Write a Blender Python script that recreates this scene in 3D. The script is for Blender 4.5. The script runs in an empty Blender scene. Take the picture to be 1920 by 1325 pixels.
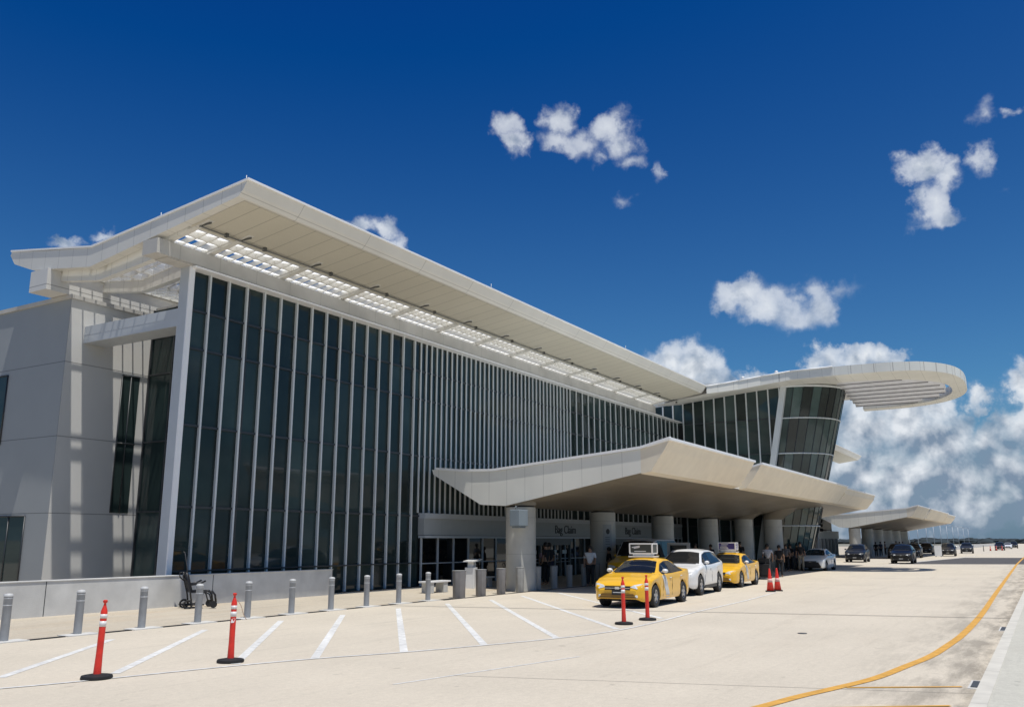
import bpy, bmesh, math, random
from mathutils import Vector, Matrix, noise
R=math.radians
random.seed(7)
sc=bpy.context.scene
# ------------------------------------------------------------------ camera
HCAM=2.0
PITCH=math.atan(350/1640); YAW=math.atan(1005/1677)
Fh=Vector((math.cos(YAW),math.sin(YAW),0)); Zu=Vector((0,0,1))
FW=Fh*math.cos(PITCH)+Zu*math.sin(PITCH); UP=-Fh*math.sin(PITCH)+Zu*math.cos(PITCH); RT=FW.cross(UP)
cd=bpy.data.cameras.new('camera'); cam=bpy.data.objects.new('camera',cd); sc.collection.objects.link(cam)
cam.matrix_world=Matrix.Translation((0,0,HCAM))@Matrix((RT,UP,-FW)).transposed().to_4x4()
cd.sensor_width=36; cd.lens=36*1640/1920; cd.clip_start=.1; cd.clip_end=9000
sc.camera=cam
# ------------------------------------------------------------------ light, sky
SUN=Vector((-.11,-.26,1)).normalized()
sl=bpy.data.lights.new('sun','SUN'); sl.energy=4.2; sl.angle=R(.53); sl.color=(1,.965,.90)
so=bpy.data.objects.new('sun',sl); sc.collection.objects.link(so)
so.rotation_euler=(-SUN).to_track_quat('-Z','Y').to_euler(); so.location=(0,0,60)
ELEV=math.asin(SUN.z); AZ=math.atan2(SUN.x,SUN.y)
sc.view_settings.view_transform='Standard'; sc.view_settings.look='None'
sc.view_settings.exposure=0.0; sc.view_settings.gamma=1
def pixdir(u,v):
    return (FW+RT*((u-960)/1640)+UP*((662.5-v)/1640)).normalized()
CLOUDS=[(1640,960,160,60,1.5),(1800,950,160,60,1.5),(1960,940,120,70,1.5),(1780,900,120,70,1.6), # u,v,ru,rv,strength : where each cloud stands in the sky
(952,235,30,34,.75),(966,272,28,28,.9),(1042,228,38,36,.9),(1045,268,50,28,.8),(1095,268,50,34,.7),(1150,240,40,40,1),(1165,270,36,34,.8),(1122,298,30,18,.5),
(1185,308,24,22,.42),(1228,322,14,30,.42),(1180,374,26,18,.36),
(1725,315,52,34,1.1),(1760,335,45,40,1.0),(1738,385,46,46,1.1),(1750,415,50,24,.7),(1830,298,36,26,.7),(1845,210,36,28,.5),(1905,214,26,14,.4),(1872,350,20,12,.2),
(1395,555,64,36,1.2),(1440,570,70,40,1.1),(1500,595,60,34,.7),(1540,570,44,50,.75),(1590,540,40,22,.25),
(1265,680,60,46,1.5),(1305,690,55,55,1.6),(1330,730,50,60,1.6),(1404,704,34,18,1.2),(1560,672,34,30,1.2),(1610,668,45,30,1.5),(1650,672,44,34,1.5),(1530,684,24,22,1.),
(700,424,52,28,1.1),(735,450,30,30,1.),(128,456,46,16,.9),(205,442,34,14,.7),(225,470,50,20,.8),
(1620,800,90,70,1.7),(1700,790,80,75,1.9),(1760,830,90,75,1.8),(1740,760,50,50,1.5),(1830,745,38,28,1.3),(1850,830,60,50,1.5),(1905,735,42,44,1.6),(1915,800,60,60,1.6),(1960,700,60,70,1.6),(1890,885,90,60,1.7),(1700,900,150,70,1.7),(1610,890,90,60,1.6)]
w=bpy.data.worlds.new('World'); sc.world=w; w.use_nodes=True
nt=w.node_tree; nt.nodes.clear()
def N(t,**k):
    n=nt.nodes.new(t)
    for a,b in k.items(): setattr(n,a,b)
    return n
def K(a,b): nt.links.new(a,b)
def M(op,a,b=None,c=None,clamp=False):
    n=N('ShaderNodeMath',operation=op,use_clamp=clamp)
    for i,x in enumerate((a,b,c)):
        if x is None: continue
        if isinstance(x,(int,float)): n.inputs[i].default_value=x
        else: K(x,n.inputs[i])
    return n.outputs[0]
def VM(op,a,b=None):
    n=N('ShaderNodeVectorMath',operation=op)
    for i,x in enumerate((a,b)):
        if x is None: continue
        if isinstance(x,(tuple,Vector)): n.inputs[i].default_value=x
        else: K(x,n.inputs[i])
    return n
sky=N('ShaderNodeTexSky',sky_type='NISHITA',sun_disc=False); sky.sun_elevation=ELEV; sky.sun_rotation=AZ
sky.altitude=0; sky.air_density=1.0; sky.dust_density=.6; sky.ozone_density=2.5
tc=N('ShaderNodeTexCoord'); nrm=VM('NORMALIZE',tc.outputs['Generated']).outputs[0]
sep=N('ShaderNodeSeparateXYZ'); K(nrm,sep.inputs[0])
el=M('ARCSINE',sep.outputs[2]); az=M('ARCTAN2',sep.outputs[0],sep.outputs[1])
# cloud coordinates: azimuth and elevation, roughened by noise so that outlines are ragged
comb=N('ShaderNodeCombineXYZ'); K(az,comb.inputs[0]); K(el,comb.inputs[1])
def noi(vec,scale,det,rough=.5,dist=0):
    n=N('ShaderNodeTexNoise'); n.inputs['Scale'].default_value=scale; n.inputs['Detail'].default_value=det
    n.inputs['Roughness'].default_value=rough; n.inputs['Distortion'].default_value=dist; K(vec,n.inputs['Vector']); return n
nb=noi(nrm,26,5,.6)
off=VM('MULTIPLY',VM('SUBTRACT',nb.outputs['Color'],(.5,.5,.5)).outputs[0],(.07,.055,0)).outputs[0]
pc=VM('ADD',comb.outputs[0],off).outputs[0]
dens=None
for (u,v,ru,rv,s) in CLOUDS:
    d=pixdir(u,v); dr=pixdir(u+ru,v); du=pixdir(u,v-rv)
    a0=math.atan2(d.x,d.y); e0=math.asin(d.z)
    ra=abs(math.atan2(dr.x,dr.y)-a0)*1.15; re=abs(math.asin(du.z)-e0)*1.15
    q=VM('MULTIPLY',VM('SUBTRACT',pc,(a0,e0,0)).outputs[0],(1/ra,1/re,0)).outputs[0]
    l=N('ShaderNodeVectorMath',operation='LENGTH'); K(q,l.inputs[0])
    t=M('MULTIPLY_ADD',l.outputs['Value'],-s,s)
    dens=t if dens is None else M('SMOOTH_MAX',dens,t,.12)
# a low bank of cloud and haze all round the horizon, and a few clouds elsewhere
bank=M('MULTIPLY_ADD',el,-9.0,1.0)
bn=noi(VM('MULTIPLY',nrm,(1,1,2.2)).outputs[0],6.5,5,.6)
bank=M('ADD',bank,M('MULTIPLY_ADD',bn.outputs['Fac'],2.6,-1.75))
behind=M('MULTIPLY_ADD',VM('DOT_PRODUCT',nrm,tuple(Fh)).outputs['Value'],-2.5,1.3,clamp=True)
bn2=noi(VM('MULTIPLY',nrm,(1,1,1.6)).outputs[0],3.4,5,.55)
else_=M('MULTIPLY',M('MULTIPLY_ADD',bn2.outputs['Fac'],5.0,-2.7),behind)
right=M('MULTIPLY_ADD',VM('DOT_PRODUCT',nrm,tuple(pixdir(1850,980))).outputs['Value'],7,-5.9,clamp=True)
bankR=M('MULTIPLY',M('MULTIPLY_ADD',bank,1,0),right)
dens=M('MAXIMUM',dens,bankR); dens=M('MAXIMUM',dens,else_)
fb=noi(nrm,22,6,.5,.2)
fb2=noi(VM('ADD',nrm,(-.003,-.005,-.011)).outputs[0],22,6,.5,.2)
big=noi(nrm,15,5,.58)
dd=M('ADD',dens,M('MULTIPLY',M('MULTIPLY_ADD',fb.outputs['Fac'],2.1,-1.03),M('MULTIPLY',dens,2.2,clamp=True)))
alpha=N('ShaderNodeMapRange',interpolation_type='SMOOTHSTEP'); K(dd,alpha.inputs[0]); alpha.inputs[1].default_value=0.02; alpha.inputs[2].default_value=.62
al=M('MULTIPLY',alpha.outputs[0],M('MULTIPLY_ADD',dens,.42,.42,clamp=True))
# shade: tops bright, undersides and low clouds grey
bill=M('MULTIPLY',M('SUBTRACT',fb2.outputs['Fac'],fb.outputs['Fac']),4.2)
elm=N('ShaderNodeMapRange'); K(el,elm.inputs[0]); elm.inputs[1].default_value=.05; elm.inputs[2].default_value=.20
sh=M('ADD',M('ADD',M('MULTIPLY_ADD',elm.outputs[0],.80,.0),bill),M('MULTIPLY_ADD',big.outputs['Fac'],1.5,-.52),clamp=True)
cc=N('ShaderNodeMix',data_type='RGBA'); K(sh,cc.inputs[0]); cc.inputs[6].default_value=(2.05,2.8,3.85,1); cc.inputs[7].default_value=(7.7,8.1,8.6,1)
# the air itself
gm=VM('MAXIMUM',VM('SUBTRACT',VM('MULTIPLY',sky.outputs[0],(.5,.875,1.0)).outputs[0],(.55,1.07,.9)).outputs[0],(.012,.05,.1))
hz=N('ShaderNodeMapRange'); K(el,hz.inputs[0]); hz.inputs[1].default_value=.16; hz.inputs[2].default_value=-.01
hzr=M('MULTIPLY',hz.outputs[0],.9)
hm=N('ShaderNodeMix',data_type='RGBA'); K(hzr,hm.inputs[0]); K(gm.outputs[0],hm.inputs[6]); hm.inputs[7].default_value=(1.35,2.15,3.2,1)
mx=N('ShaderNodeMix',data_type='RGBA'); K(al,mx.inputs[0]); K(hm.outputs[2],mx.inputs[6]); K(cc.outputs[2],mx.inputs[7])
bg=N('ShaderNodeBackground'); bg.inputs[1].default_value=.1; K(mx.outputs[2],bg.inputs[0])
wo=N('ShaderNodeOutputWorld'); K(bg.outputs[0],wo.inputs[0])
w.cycles.sampling_method='MANUAL'; w.cycles.sample_map_resolution=256
# ------------------------------------------------------------------ materials
MATS={}
def mat(name,col,rough=.6,metal=0,var=.06,scale=3.0,bump=0,spec=.5,coat=0,trans=0,seam=None,stain=0,island=0):
    if name in MATS: return MATS[name]
    m=bpy.data.materials.new(name); m.use_nodes=True; t=m.node_tree; b=t.nodes['Principled BSDF']
    def n(ty): return t.nodes.new(ty)
    b.inputs['Roughness'].default_value=rough; b.inputs['Metallic'].default_value=metal
    b.inputs['Specular IOR Level'].default_value=spec; b.inputs['Coat Weight'].default_value=coat; b.inputs['Coat Roughness'].default_value=.04
    geo=n('ShaderNodeNewGeometry')
    no=n('ShaderNodeTexNoise'); no.inputs['Scale'].default_value=scale; no.inputs['Detail'].default_value=6
    t.links.new(geo.outputs['Position'],no.inputs['Vector'])
    mr=n('ShaderNodeMapRange'); mr.inputs[1].default_value=.3; mr.inputs[2].default_value=.7; mr.inputs[3].default_value=1-var; mr.inputs[4].default_value=1+var
    t.links.new(no.outputs['Fac'],mr.inputs[0]); val=mr.outputs[0]
    def mul(a,bb):
        k=n('ShaderNodeMath'); k.operation='MULTIPLY'; t.links.new(a,k.inputs[0])
        if isinstance(bb,float): k.inputs[1].default_value=bb
        else: t.links.new(bb,k.inputs[1])
        return k.outputs[0]
    if stain:
        ns=n('ShaderNodeTexNoise'); ns.inputs['Scale'].default_value=.5; ns.inputs['Detail'].default_value=5
        mp=n('ShaderNodeMapping'); mp.inputs['Scale'].default_value=(1,1,.25); t.links.new(geo.outputs['Position'],mp.inputs[0]); t.links.new(mp.outputs[0],ns.inputs['Vector'])
        m2=n('ShaderNodeMapRange'); m2.inputs[1].default_value=.35; m2.inputs[2].default_value=.65; m2.inputs[3].default_value=1-stain; m2.inputs[4].default_value=1
        t.links.new(ns.outputs['Fac'],m2.inputs[0]); val=mul(val,m2.outputs[0])
    if island:
        m3=n('ShaderNodeMapRange'); m3.inputs[3].default_value=1-island; m3.inputs[4].default_value=1+island
        t.links.new(geo.outputs['Random Per Island'],m3.inputs[0]); val=mul(val,m3.outputs[0])
    if seam:
        sx=n('ShaderNodeSeparateXYZ'); t.links.new(geo.outputs['Position'],sx.inputs[0])
        for (ax,sp,wd,dk,of) in seam:
            a=n('ShaderNodeMath'); a.operation='ADD'; t.links.new(sx.outputs[ax],a.inputs[0]); a.inputs[1].default_value=of+1000*sp
            f=n('ShaderNodeMath'); f.operation='MODULO'; t.links.new(a.outputs[0],f.inputs[0]); f.inputs[1].default_value=sp
            g=n('ShaderNodeMath'); g.operation='LESS_THAN'; t.links.new(f.outputs[0],g.inputs[0]); g.inputs[1].default_value=wd
            h=n('ShaderNodeMath'); h.operation='MULTIPLY_ADD'; t.links.new(g.outputs[0],h.inputs[0]); h.inputs[1].default_value=-dk; h.inputs[2].default_value=1
            val=mul(val,h.outputs[0])
    vm=n('ShaderNodeVectorMath'); vm.operation='SCALE'; vm.inputs[0].default_value=col[:3]; t.links.new(val,vm.inputs['Scale'])
    t.links.new(vm.outputs[0],b.inputs['Base Color'])
    if bump:
        bp=n('ShaderNodeBump'); bp.inputs['Strength'].default_value=bump; bp.inputs['Distance'].default_value=.01
        n2=n('ShaderNodeTexNoise'); n2.inputs['Scale'].default_value=scale*14; n2.inputs['Detail'].default_value=5; t.links.new(geo.outputs['Position'],n2.inputs['Vector'])
        t.links.new(n2.outputs['Fac'],bp.inputs['Height']); t.links.new(bp.outputs[0],b.inputs['Normal'])
    if trans:
        out=t.nodes['Material Output']; tr=n('ShaderNodeBsdfTranslucent'); t.links.new(vm.outputs[0],tr.inputs['Color'])
        ms=n('ShaderNodeMixShader'); ms.inputs[0].default_value=trans; t.links.new(b.outputs[0],ms.inputs[1]); t.links.new(tr.outputs[0],ms.inputs[2]); t.links.new(ms.outputs[0],out.inputs[0])
    MATS[name]=m; return m
WHITE=(.72,.72,.70)
m_fascia=mat('painted fascia panels',(.70,.685,.63),.45,var=.03,scale=.8,seam=[(0,3.2,.025,.35,.4),(1,.8,.02,.3,.1)],stain=.06)
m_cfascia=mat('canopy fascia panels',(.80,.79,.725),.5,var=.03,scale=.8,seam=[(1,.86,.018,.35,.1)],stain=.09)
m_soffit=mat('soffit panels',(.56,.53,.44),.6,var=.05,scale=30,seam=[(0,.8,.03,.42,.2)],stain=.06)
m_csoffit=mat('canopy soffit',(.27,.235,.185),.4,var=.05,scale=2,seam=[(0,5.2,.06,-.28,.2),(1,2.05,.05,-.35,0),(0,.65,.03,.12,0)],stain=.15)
m_flash=mat('white flashing',(.86,.86,.86),.4,var=.02)
m_fin=mat('aluminium fin',(.62,.65,.655),.4,var=.04,scale=.6)
m_frame=mat('aluminium frame',(.46,.49,.52),.45,var=.03)
m_beam=mat('concrete fascia beam',(.50,.485,.45),.75,var=.1,scale=1.3,seam=[(0,1.6,.02,.3,.3)],stain=.12)
m_mull=mat('dark mullion',(.03,.035,.04),.4)
m_glass=mat('tinted facade glass',(.024,.038,.037),.03,var=.45,scale=.35,spec=.32,island=.35)
m_dglass=mat('drum glass',(.040,.066,.062),.05,var=.45,scale=.5,spec=.6,island=.8)
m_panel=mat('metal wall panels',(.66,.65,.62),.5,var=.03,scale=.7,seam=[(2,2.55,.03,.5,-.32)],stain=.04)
m_panel_shaded=mat('shaded wall panels',(.30,.315,.32),.5,var=.03,scale=.7,seam=[(2,2.55,.03,.5,-.32)])  # darker copy of the wall panels: the wing side's shade put into the colour
m_blade=mat('translucent louver blade',(.96,.96,.95),.5,var=.02,trans=.9)
m_conc=mat('pale concrete',(.62,.61,.58),.85,var=.1,scale=2.2,bump=.3,stain=.14)
m_col=mat('column concrete',(.50,.495,.46),.75,var=.08,scale=1.6,bump=.15,stain=.1,seam=[(2,1.45,.015,.3,-.0)])
m_dark=mat('black rubber',(.012,.012,.013),.7,var=.2,scale=12,bump=.2)
m_steel=mat('grey bollard paint',(.30,.31,.32),.5,var=.08,scale=6,bump=.05)
m_band=mat('grey reflective band',(.45,.46,.47),.35)
m_red=mat('orange red plastic',(.72,.035,.02),.45,var=.12,scale=9)
m_refl=mat('white reflective tape',(.75,.72,.70),.35,var=.08,scale=20)
m_black=mat('black metal',(.015,.015,.017),.4)
m_dpanel=mat('dark door frame',(.16,.165,.165),.5)
m_band2=mat('sign band panel',(.36,.38,.385),.5,var=.03,seam=[(0,4.1,.02,.3,.9)])
m_text=mat('dark sign lettering',(.035,.037,.04),.5)
m_yellow=mat('yellow road paint',(.62,.33,.06),.8,var=.18,scale=5)
m_wpaint=mat('white road paint',(.70,.69,.66),.8,var=.2,scale=7,stain=.15)
m_grate=mat('cast iron grate',(.09,.10,.11),.6,var=.2,scale=30,seam=[(0,.05,.025,.7,0)])
m_white=mat('white enamel',(.78,.78,.77),.35)
# ------------------------------------------------------------------ helpers
COL=sc.collection
def tag(o,label=None,cat=None,group=None,kind=None):
    if label: o['label']=label
    if cat: o['category']=cat
    if group: o['group']=group
    if kind: o['kind']=kind
    return o
def empty(name,loc=(0,0,0),rz=0,**k):
    o=bpy.data.objects.new(name,None); COL.objects.link(o); o.location=loc; o.rotation_euler=(0,0,rz); o.empty_display_size=.3
    return tag(o,**k)
class MB:
    def __init__(s): s.v=[]; s.f=[]; s.m=[]; s.sm=[]
    def add(s,vs,fs,mi=0,smooth=False):
        o=len(s.v); s.v+= [tuple(p) for p in vs]
        for f in fs: s.f.append([i+o for i in f]); s.m.append(mi); s.sm.append(smooth)
        return s
    def box(s,x0,x1,y0,y1,z0,z1,mi=0):
        v=[(x,y,z) for x in (x0,x1) for y in (y0,y1) for z in (z0,z1)]
        return s.add(v,[(0,1,3,2),(4,6,7,5),(0,4,5,1),(2,3,7,6),(0,2,6,4),(1,5,7,3)],mi)
    def quad(s,a,b,c,d,mi=0): return s.add([a,b,c,d],[(0,1,2,3)],mi)
    def prism(s,prof,x0,x1,axis='x',mi=0):
        n=len(prof)
        def p(t,a,b): return (t,a,b) if axis=='x' else ((a,t,b) if axis=='y' else (a,b,t))
        v=[p(x0,*q) for q in prof]+[p(x1,*q) for q in prof]
        fs=[(i,(i+1)%n,(i+1)%n+n,i+n) for i in range(n)]+[tuple(range(n))[::-1],tuple(range(n,2*n))]
        return s.add(v,fs,mi)
    def tube(s,pts,r,n=8,mi=0,caps=True):
        pts=[Vector(p) for p in pts]; rs=r if isinstance(r,(list,tuple)) else [r]*len(pts)
        vs=[];last=None
        for i,p in enumerate(pts):
            d=(pts[min(i+1,len(pts)-1)]-pts[max(i-1,0)]).normalized()
            a=last if last is not None else (Vector((0,0,1)) if abs(d.z)<.9 else Vector((1,0,0)))
            b=d.cross(a).normalized(); a=b.cross(d).normalized(); last=a
            for k in range(n):
                t=2*math.pi*k/n; vs.append(p+(a*math.cos(t)+b*math.sin(t))*rs[i])
        fs=[(i*n+k,i*n+(k+1)%n,(i+1)*n+(k+1)%n,(i+1)*n+k) for i in range(len(pts)-1) for k in range(n)]
        s.add(vs,fs,mi,True)
        if caps:
            o=len(s.v)-len(vs); s.f.append([o+k for k in range(n)][::-1]); s.m.append(mi); s.sm.append(False)
            s.f.append([o+(len(pts)-1)*n+k for k in range(n)]); s.m.append(mi); s.sm.append(False)
        return s
    def lathe(s,prof,cx=0,cy=0,n=24,mi=0,ex=1,ey=1,smooth=True):
        vs=[(cx+r*ex*math.cos(2*math.pi*k/n),cy+r*ey*math.sin(2*math.pi*k/n),z) for r,z in prof for k in range(n)]
        fs=[(i*n+k,i*n+(k+1)%n,(i+1)*n+(k+1)%n,(i+1)*n+k) for i in range(len(prof)-1) for k in range(n)]
        s.add(vs,fs,mi,smooth); o=len(s.v)-len(vs)
        s.f.append([o+k for k in range(n)][::-1]); s.m.append(mi); s.sm.append(False)
        s.f.append([o+(len(prof)-1)*n+k for k in range(n)]); s.m.append(mi); s.sm.append(False)
        return s
    def build(s,name,mats,parent=None,bevel=0,sharp=None):
        me=bpy.data.meshes.new(name); me.from_pydata(s.v,[],s.f)
        if not isinstance(mats,(list,tuple)): mats=[mats]
        for m in mats: me.materials.append(m)
        for p,mi,sm in zip(me.polygons,s.m,s.sm): p.material_index=mi; p.use_smooth=sm
        bm=bmesh.new(); bm.from_mesh(me); bmesh.ops.recalc_face_normals(bm,faces=bm.faces)
        if bevel: bmesh.ops.bevel(bm,geom=[e for e in bm.edges if len(e.link_faces)==2 and e.calc_face_angle(0)>.6],offset=bevel,segments=2,affect='EDGES',profile=.6)
        bm.to_mesh(me); bm.free()
        if sharp is not None:
            try: me.set_sharp_from_angle(angle=R(sharp))
            except Exception: pass
        o=bpy.data.objects.new(name,me); COL.objects.link(o)
        if parent: o.parent=parent
        return o
def copy_tree(o,parent=None):
    c=o.copy(); COL.objects.link(c); c.parent=parent
    for ch in list(o.children): copy_tree(ch,c)
    return c
def text(body,size,loc,rot,mt,name,parent=None,ext=.01):
    cu=bpy.data.curves.new(name,'FONT'); cu.body=body; cu.size=size; cu.extrude=ext; cu.align_x='CENTER'; cu.align_y='CENTER'
    t=bpy.data.objects.new(name,cu); me=bpy.data.meshes.new_from_object(t); me.materials.clear(); me.materials.append(mt)
    bpy.data.objects.remove(t); o=bpy.data.objects.new(name,me); COL.objects.link(o); o.location=loc; o.rotation_euler=rot
    if parent: o.parent=parent
    return o
# ------------------------------------------------------------------ ground
def ground_mat(name,col,kind):
    m=bpy.data.materials.new(name); m.use_nodes=True; t=m.node_tree; b=t.nodes['Principled BSDF']; b.inputs['Roughness'].default_value=.9; b.inputs['Specular IOR Level'].default_value=.25
    geo=t.nodes.new('ShaderNodeNewGeometry')
    def ns(sc_,det,ro=.6,sv=(1,1,1)):
        mp=t.nodes.new('ShaderNodeMapping'); mp.inputs['Scale'].default_value=sv; t.links.new(geo.outputs['Position'],mp.inputs[0])
        q=t.nodes.new('ShaderNodeTexNoise'); q.inputs['Scale'].default_value=sc_; q.inputs['Detail'].default_value=det; q.inputs['Roughness'].default_value=ro; t.links.new(mp.outputs[0],q.inputs['Vector']); return q.outputs['Fac']
    def mr(x,a,bb,c,d):
        q=t.nodes.new('ShaderNodeMapRange'); q.inputs[1].default_value=a; q.inputs[2].default_value=bb; q.inputs[3].default_value=c; q.inputs[4].default_value=d; t.links.new(x,q.inputs[0]); return q.outputs[0]
    def mu(a,bb):
        q=t.nodes.new('ShaderNodeMath'); q.operation='MULTIPLY'; t.links.new(a,q.inputs[0]); t.links.new(bb,q.inputs[1]); return q.outputs[0]
    v=mr(ns(9,8,.75),.3,.7,.90,1.08)
    v=mu(v,mr(ns(38,4,.75),.25,.75,.86,1.11))
    v=mu(v,mr(ns(3.2,2,.5),.70,.76,1,.80))
    v=mu(v,mr(ns(.35,5,.6),.3,.7,.94,1.05))
    v=mu(v,mr(ns(1.0,5,.7,(.14,2.2,1)),.55,.75,1,.86 if kind!='walk' else .80))   # tyre and water streaks along the road
    if kind=='road':   # worn gutter on the far right of the road
        sx=t.nodes.new('ShaderNodeSeparateXYZ'); t.links.new(geo.outputs['Position'],sx.inputs[0])
        gut=mr(sx.outputs[1],1.0,3.2,1,0); gn=mr(ns(.7,5,.7,(.5,2.4,1)),.42,.6,0,.5)
        k=t.nodes.new('ShaderNodeMath'); k.operation='MULTIPLY'; t.links.new(gut,k.inputs[0]); t.links.new(gn,k.inputs[1])
        k2=t.nodes.new('ShaderNodeMath'); k2.operation='SUBTRACT'; k2.inputs[0].default_value=1; t.links.new(k.outputs[0],k2.inputs[1]); v=mu(v,k2.outputs[0])
    vm=t.nodes.new('ShaderNodeVectorMath'); vm.operation='SCALE'; vm.inputs[0].default_value=col; t.links.new(v,vm.inputs['Scale'])
    outc=vm.outputs[0]
    mi=t.nodes.new('ShaderNodeMix'); mi.data_type='RGBA'; fac=mr(ns(.6,4,.6,(.3,1.6,1)),.55,.72,0,.35 if kind=='walk' else .12); t.links.new(fac,mi.inputs[0]); t.links.new(outc,mi.inputs[6]); mi.inputs[7].default_value=(.46,.33,.19,1) if kind=='walk' else (.42,.34,.25,1); outc=mi.outputs[2]
    t.links.new(outc,b.inputs['Base Color'])
    bp=t.nodes.new('ShaderNodeBump'); bp.inputs['Strength'].default_value=.35; bp.inputs['Distance'].default_value=.01; t.links.new(ns(70,6,.7),bp.inputs['Height']); t.links.new(bp.outputs[0],b.inputs['Normal'])
    return m
g_road=ground_mat('road concrete',(.59,.525,.425),'road')
g_walk=ground_mat('sidewalk concrete',(.50,.44,.35),'walk')
g_right=ground_mat('kerbside concrete',(.52,.50,.43),'right')
g_dark=mat('dark road surface',(.085,.08,.078),.9,var=.2,scale=4,bump=.3)
g_land=mat('grassland',(.20,.19,.15),.95,var=.3,scale=.02)
mb=MB(); mb.quad((-4000,-4000,-.35),(6000,-4000,-.35),(6000,6000,-.35),(-4000,6000,-.35)); tag(mb.build('ground',g_land),kind='structure')
mb=MB(); mb.box(-60,900,.62,18.0,-.3,0); mb.box(-60,900,18.0,70,-.3,0); 
mb=MB(); mb.box(-60,900,.6,19.0,-.34,0); tag(mb.build('road',g_road),kind='structure')
mb=MB(); mb.prism([(18.45,-.33),(18.45,.004),(21.9,.12),(75,.12),(75,-.33)],-60,300); tag(mb.build('sidewalk',g_walk),kind='structure')
mb=MB(); mb.box(-60,900,-30,.80,-.33,.15); tag(mb.build('pavement',g_right),kind='structure')
mb=MB(); mb.box(-60,900,.80,.98,-.33,.156); tag(mb.build('kerb',mat('kerb concrete',(.58,.55,.48),.85,var=.1,scale=3,bump=.3,seam=[(0,3,.02,.4,0)])),kind='structure')
mb=MB(); mb.add([(83.5,11.45,.004),(89,1.1,.004),(122,1.1,.004),(118.4,8.6,.004)],[(0,1,2,3)]); tag(mb.build('dark_road_patch',g_dark),kind='structure')  # flat dark quad laid across the far road
def strip(mb,a,b,w,z):
    a=Vector((a[0],a[1],0)); b=Vector((b[0],b[1],0)); d=(b-a).normalized(); n=Vector((-d.y,d.x,0))*w/2
    mb.add([(p.x,p.y,z) for p in (a-n,b-n,b+n,a+n)],[(0,1,2,3)])
def ribbon(mb,pts,w,z):
    P_=[Vector((p[0],p[1],0)) for p in pts]; L_=[];Rr=[]
    for i,p in enumerate(P_):
        d=(P_[min(i+1,len(P_)-1)]-P_[max(i-1,0)]).normalized(); n=Vector((-d.y,d.x,0))*w/2; L_.append(p+n); Rr.append(p-n)
    v=[(q.x,q.y,z) for q in L_+Rr]; k=len(P_); mb.add(v,[(i,i+1,k+i+1,k+i) for i in range(k-1)])
def crv(pts,n=8):   # Catmull-Rom
    out=[];P_=[Vector(p+(0,)) if len(p)==2 else Vector(p) for p in pts]
    for i in range(len(P_)-1):
        a=P_[max(i-1,0)];b=P_[i];c=P_[i+1];d=P_[min(i+2,len(P_)-1)]
        for k in range(n):
            t=k/n; out.append(.5*((2*b)+(-a+c)*t+(2*a-5*b+4*c-d)*t*t+(-a+3*b-3*c+d)*t**3))
    out.append(P_[-1]); return out
mb=MB()
ribbon(mb,crv([(9.2,3.85),(11.1,3.31),(12.36,3.01),(13.19,2.77),(14.51,2.42),(16.16,2.19),(17.66,2.0),(19.4,1.90),(22.5,1.80),(29,1.80),(42.5,1.98),(75,2.35),(100,2.57),(200,3.0)]),.16,.008)
strip(mb,(13.4,2.62),(14.3,1.25),.07,.008); strip(mb,(11.2,3.2),(12.6,1.25),.07,.012)
tag(mb.build('yellow_line',m_yellow),kind='structure')
mb=MB()
for a,b in [((7.87,13.61),(11.97,16.81)),((9.02,12.52),(14.32,16.77)),((10.7,11.75),(16.89,16.98)),((11.89,11.11),(19.06,16.84)),((13.39,10.33),(21.68,16.98)),((15.06,9.65),(24.11,16.9)),((16.88,9.01),(26.37,16.66)),((19.32,8.75),(28.89,16.9)),((22.5,8.9),(31.2,16.6))]: strip(mb,a,b,.15,.004)
ribbon(mb,crv([(4.5,13.9),(6.96,12.78),(8.27,12.26),(10.27,11.68),(11.84,11.10),(13.4,10.31),(15.07,9.64),(16.88,9.01),(18.79,8.62),(21.5,8.62),(25.34,8.85),(30.63,9.03),(35.87,9.39)]),.085,.008)
strip(mb,(60,11.2),(86,11.3),.10,.008); strip(mb,(83.5,11.4),(130,8.1),.16,.012); strip(mb,(86.5,11.4),(133,8.1),.16,.012); strip(mb,(10.4,8.2),(14.5,7.3),.05,.004)
tag(mb.build('white_road_markings',m_wpaint),kind='structure')
mb=MB(); strip(mb,(22.41,17.9),(27.15,.98),.07,.013); strip(mb,(40,17.8),(45.2,.98),.02,.003); strip(mb,(58,13),(62,.98),.02,.003); strip(mb,(11.5,8.0),(13.8,.98),.012,.003)
tag(mb.build('road_joint',mat('joint sealant',(.14,.13,.12),.8,var=.2,scale=6)),kind='structure')
mb=MB(); strip(mb,(24.3,21.6),(27.0,18.6),.07,.07); 
for x,y,w_,h_ in [(14.62,1.09,.62,.17),(23.9,1.1,.9,.16)]:
    o=MB(); o.box(x-w_/2-.1,x+w_/2+.1,y-h_/2-.03,y+h_/2,0,.006,0); o.box(x-w_/2,x+w_/2,y-h_/2,y+h_/2-.03,.0,.014,1)
    tag(o.build('storm_drain',[m_conc,m_grate]),'iron storm drain grate in the gutter '+('nearest the camera' if x<20 else 'farther up the road'),'drain',group='storm drains along the kerb')
o=MB(); o.lathe([(.11,0),(.11,.012)],8.9,7.0,20); tag(o.build('manhole_cover',m_grate),'small dark utility cover in the open road at the bottom of the picture','manhole cover')
o=MB(); o.lathe([(.1,0),(.1,.012)],20.5,4.85,20); tag(o.build('manhole_cover',m_grate),'small dark utility cover in the middle of the empty lane','manhole cover')
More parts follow.
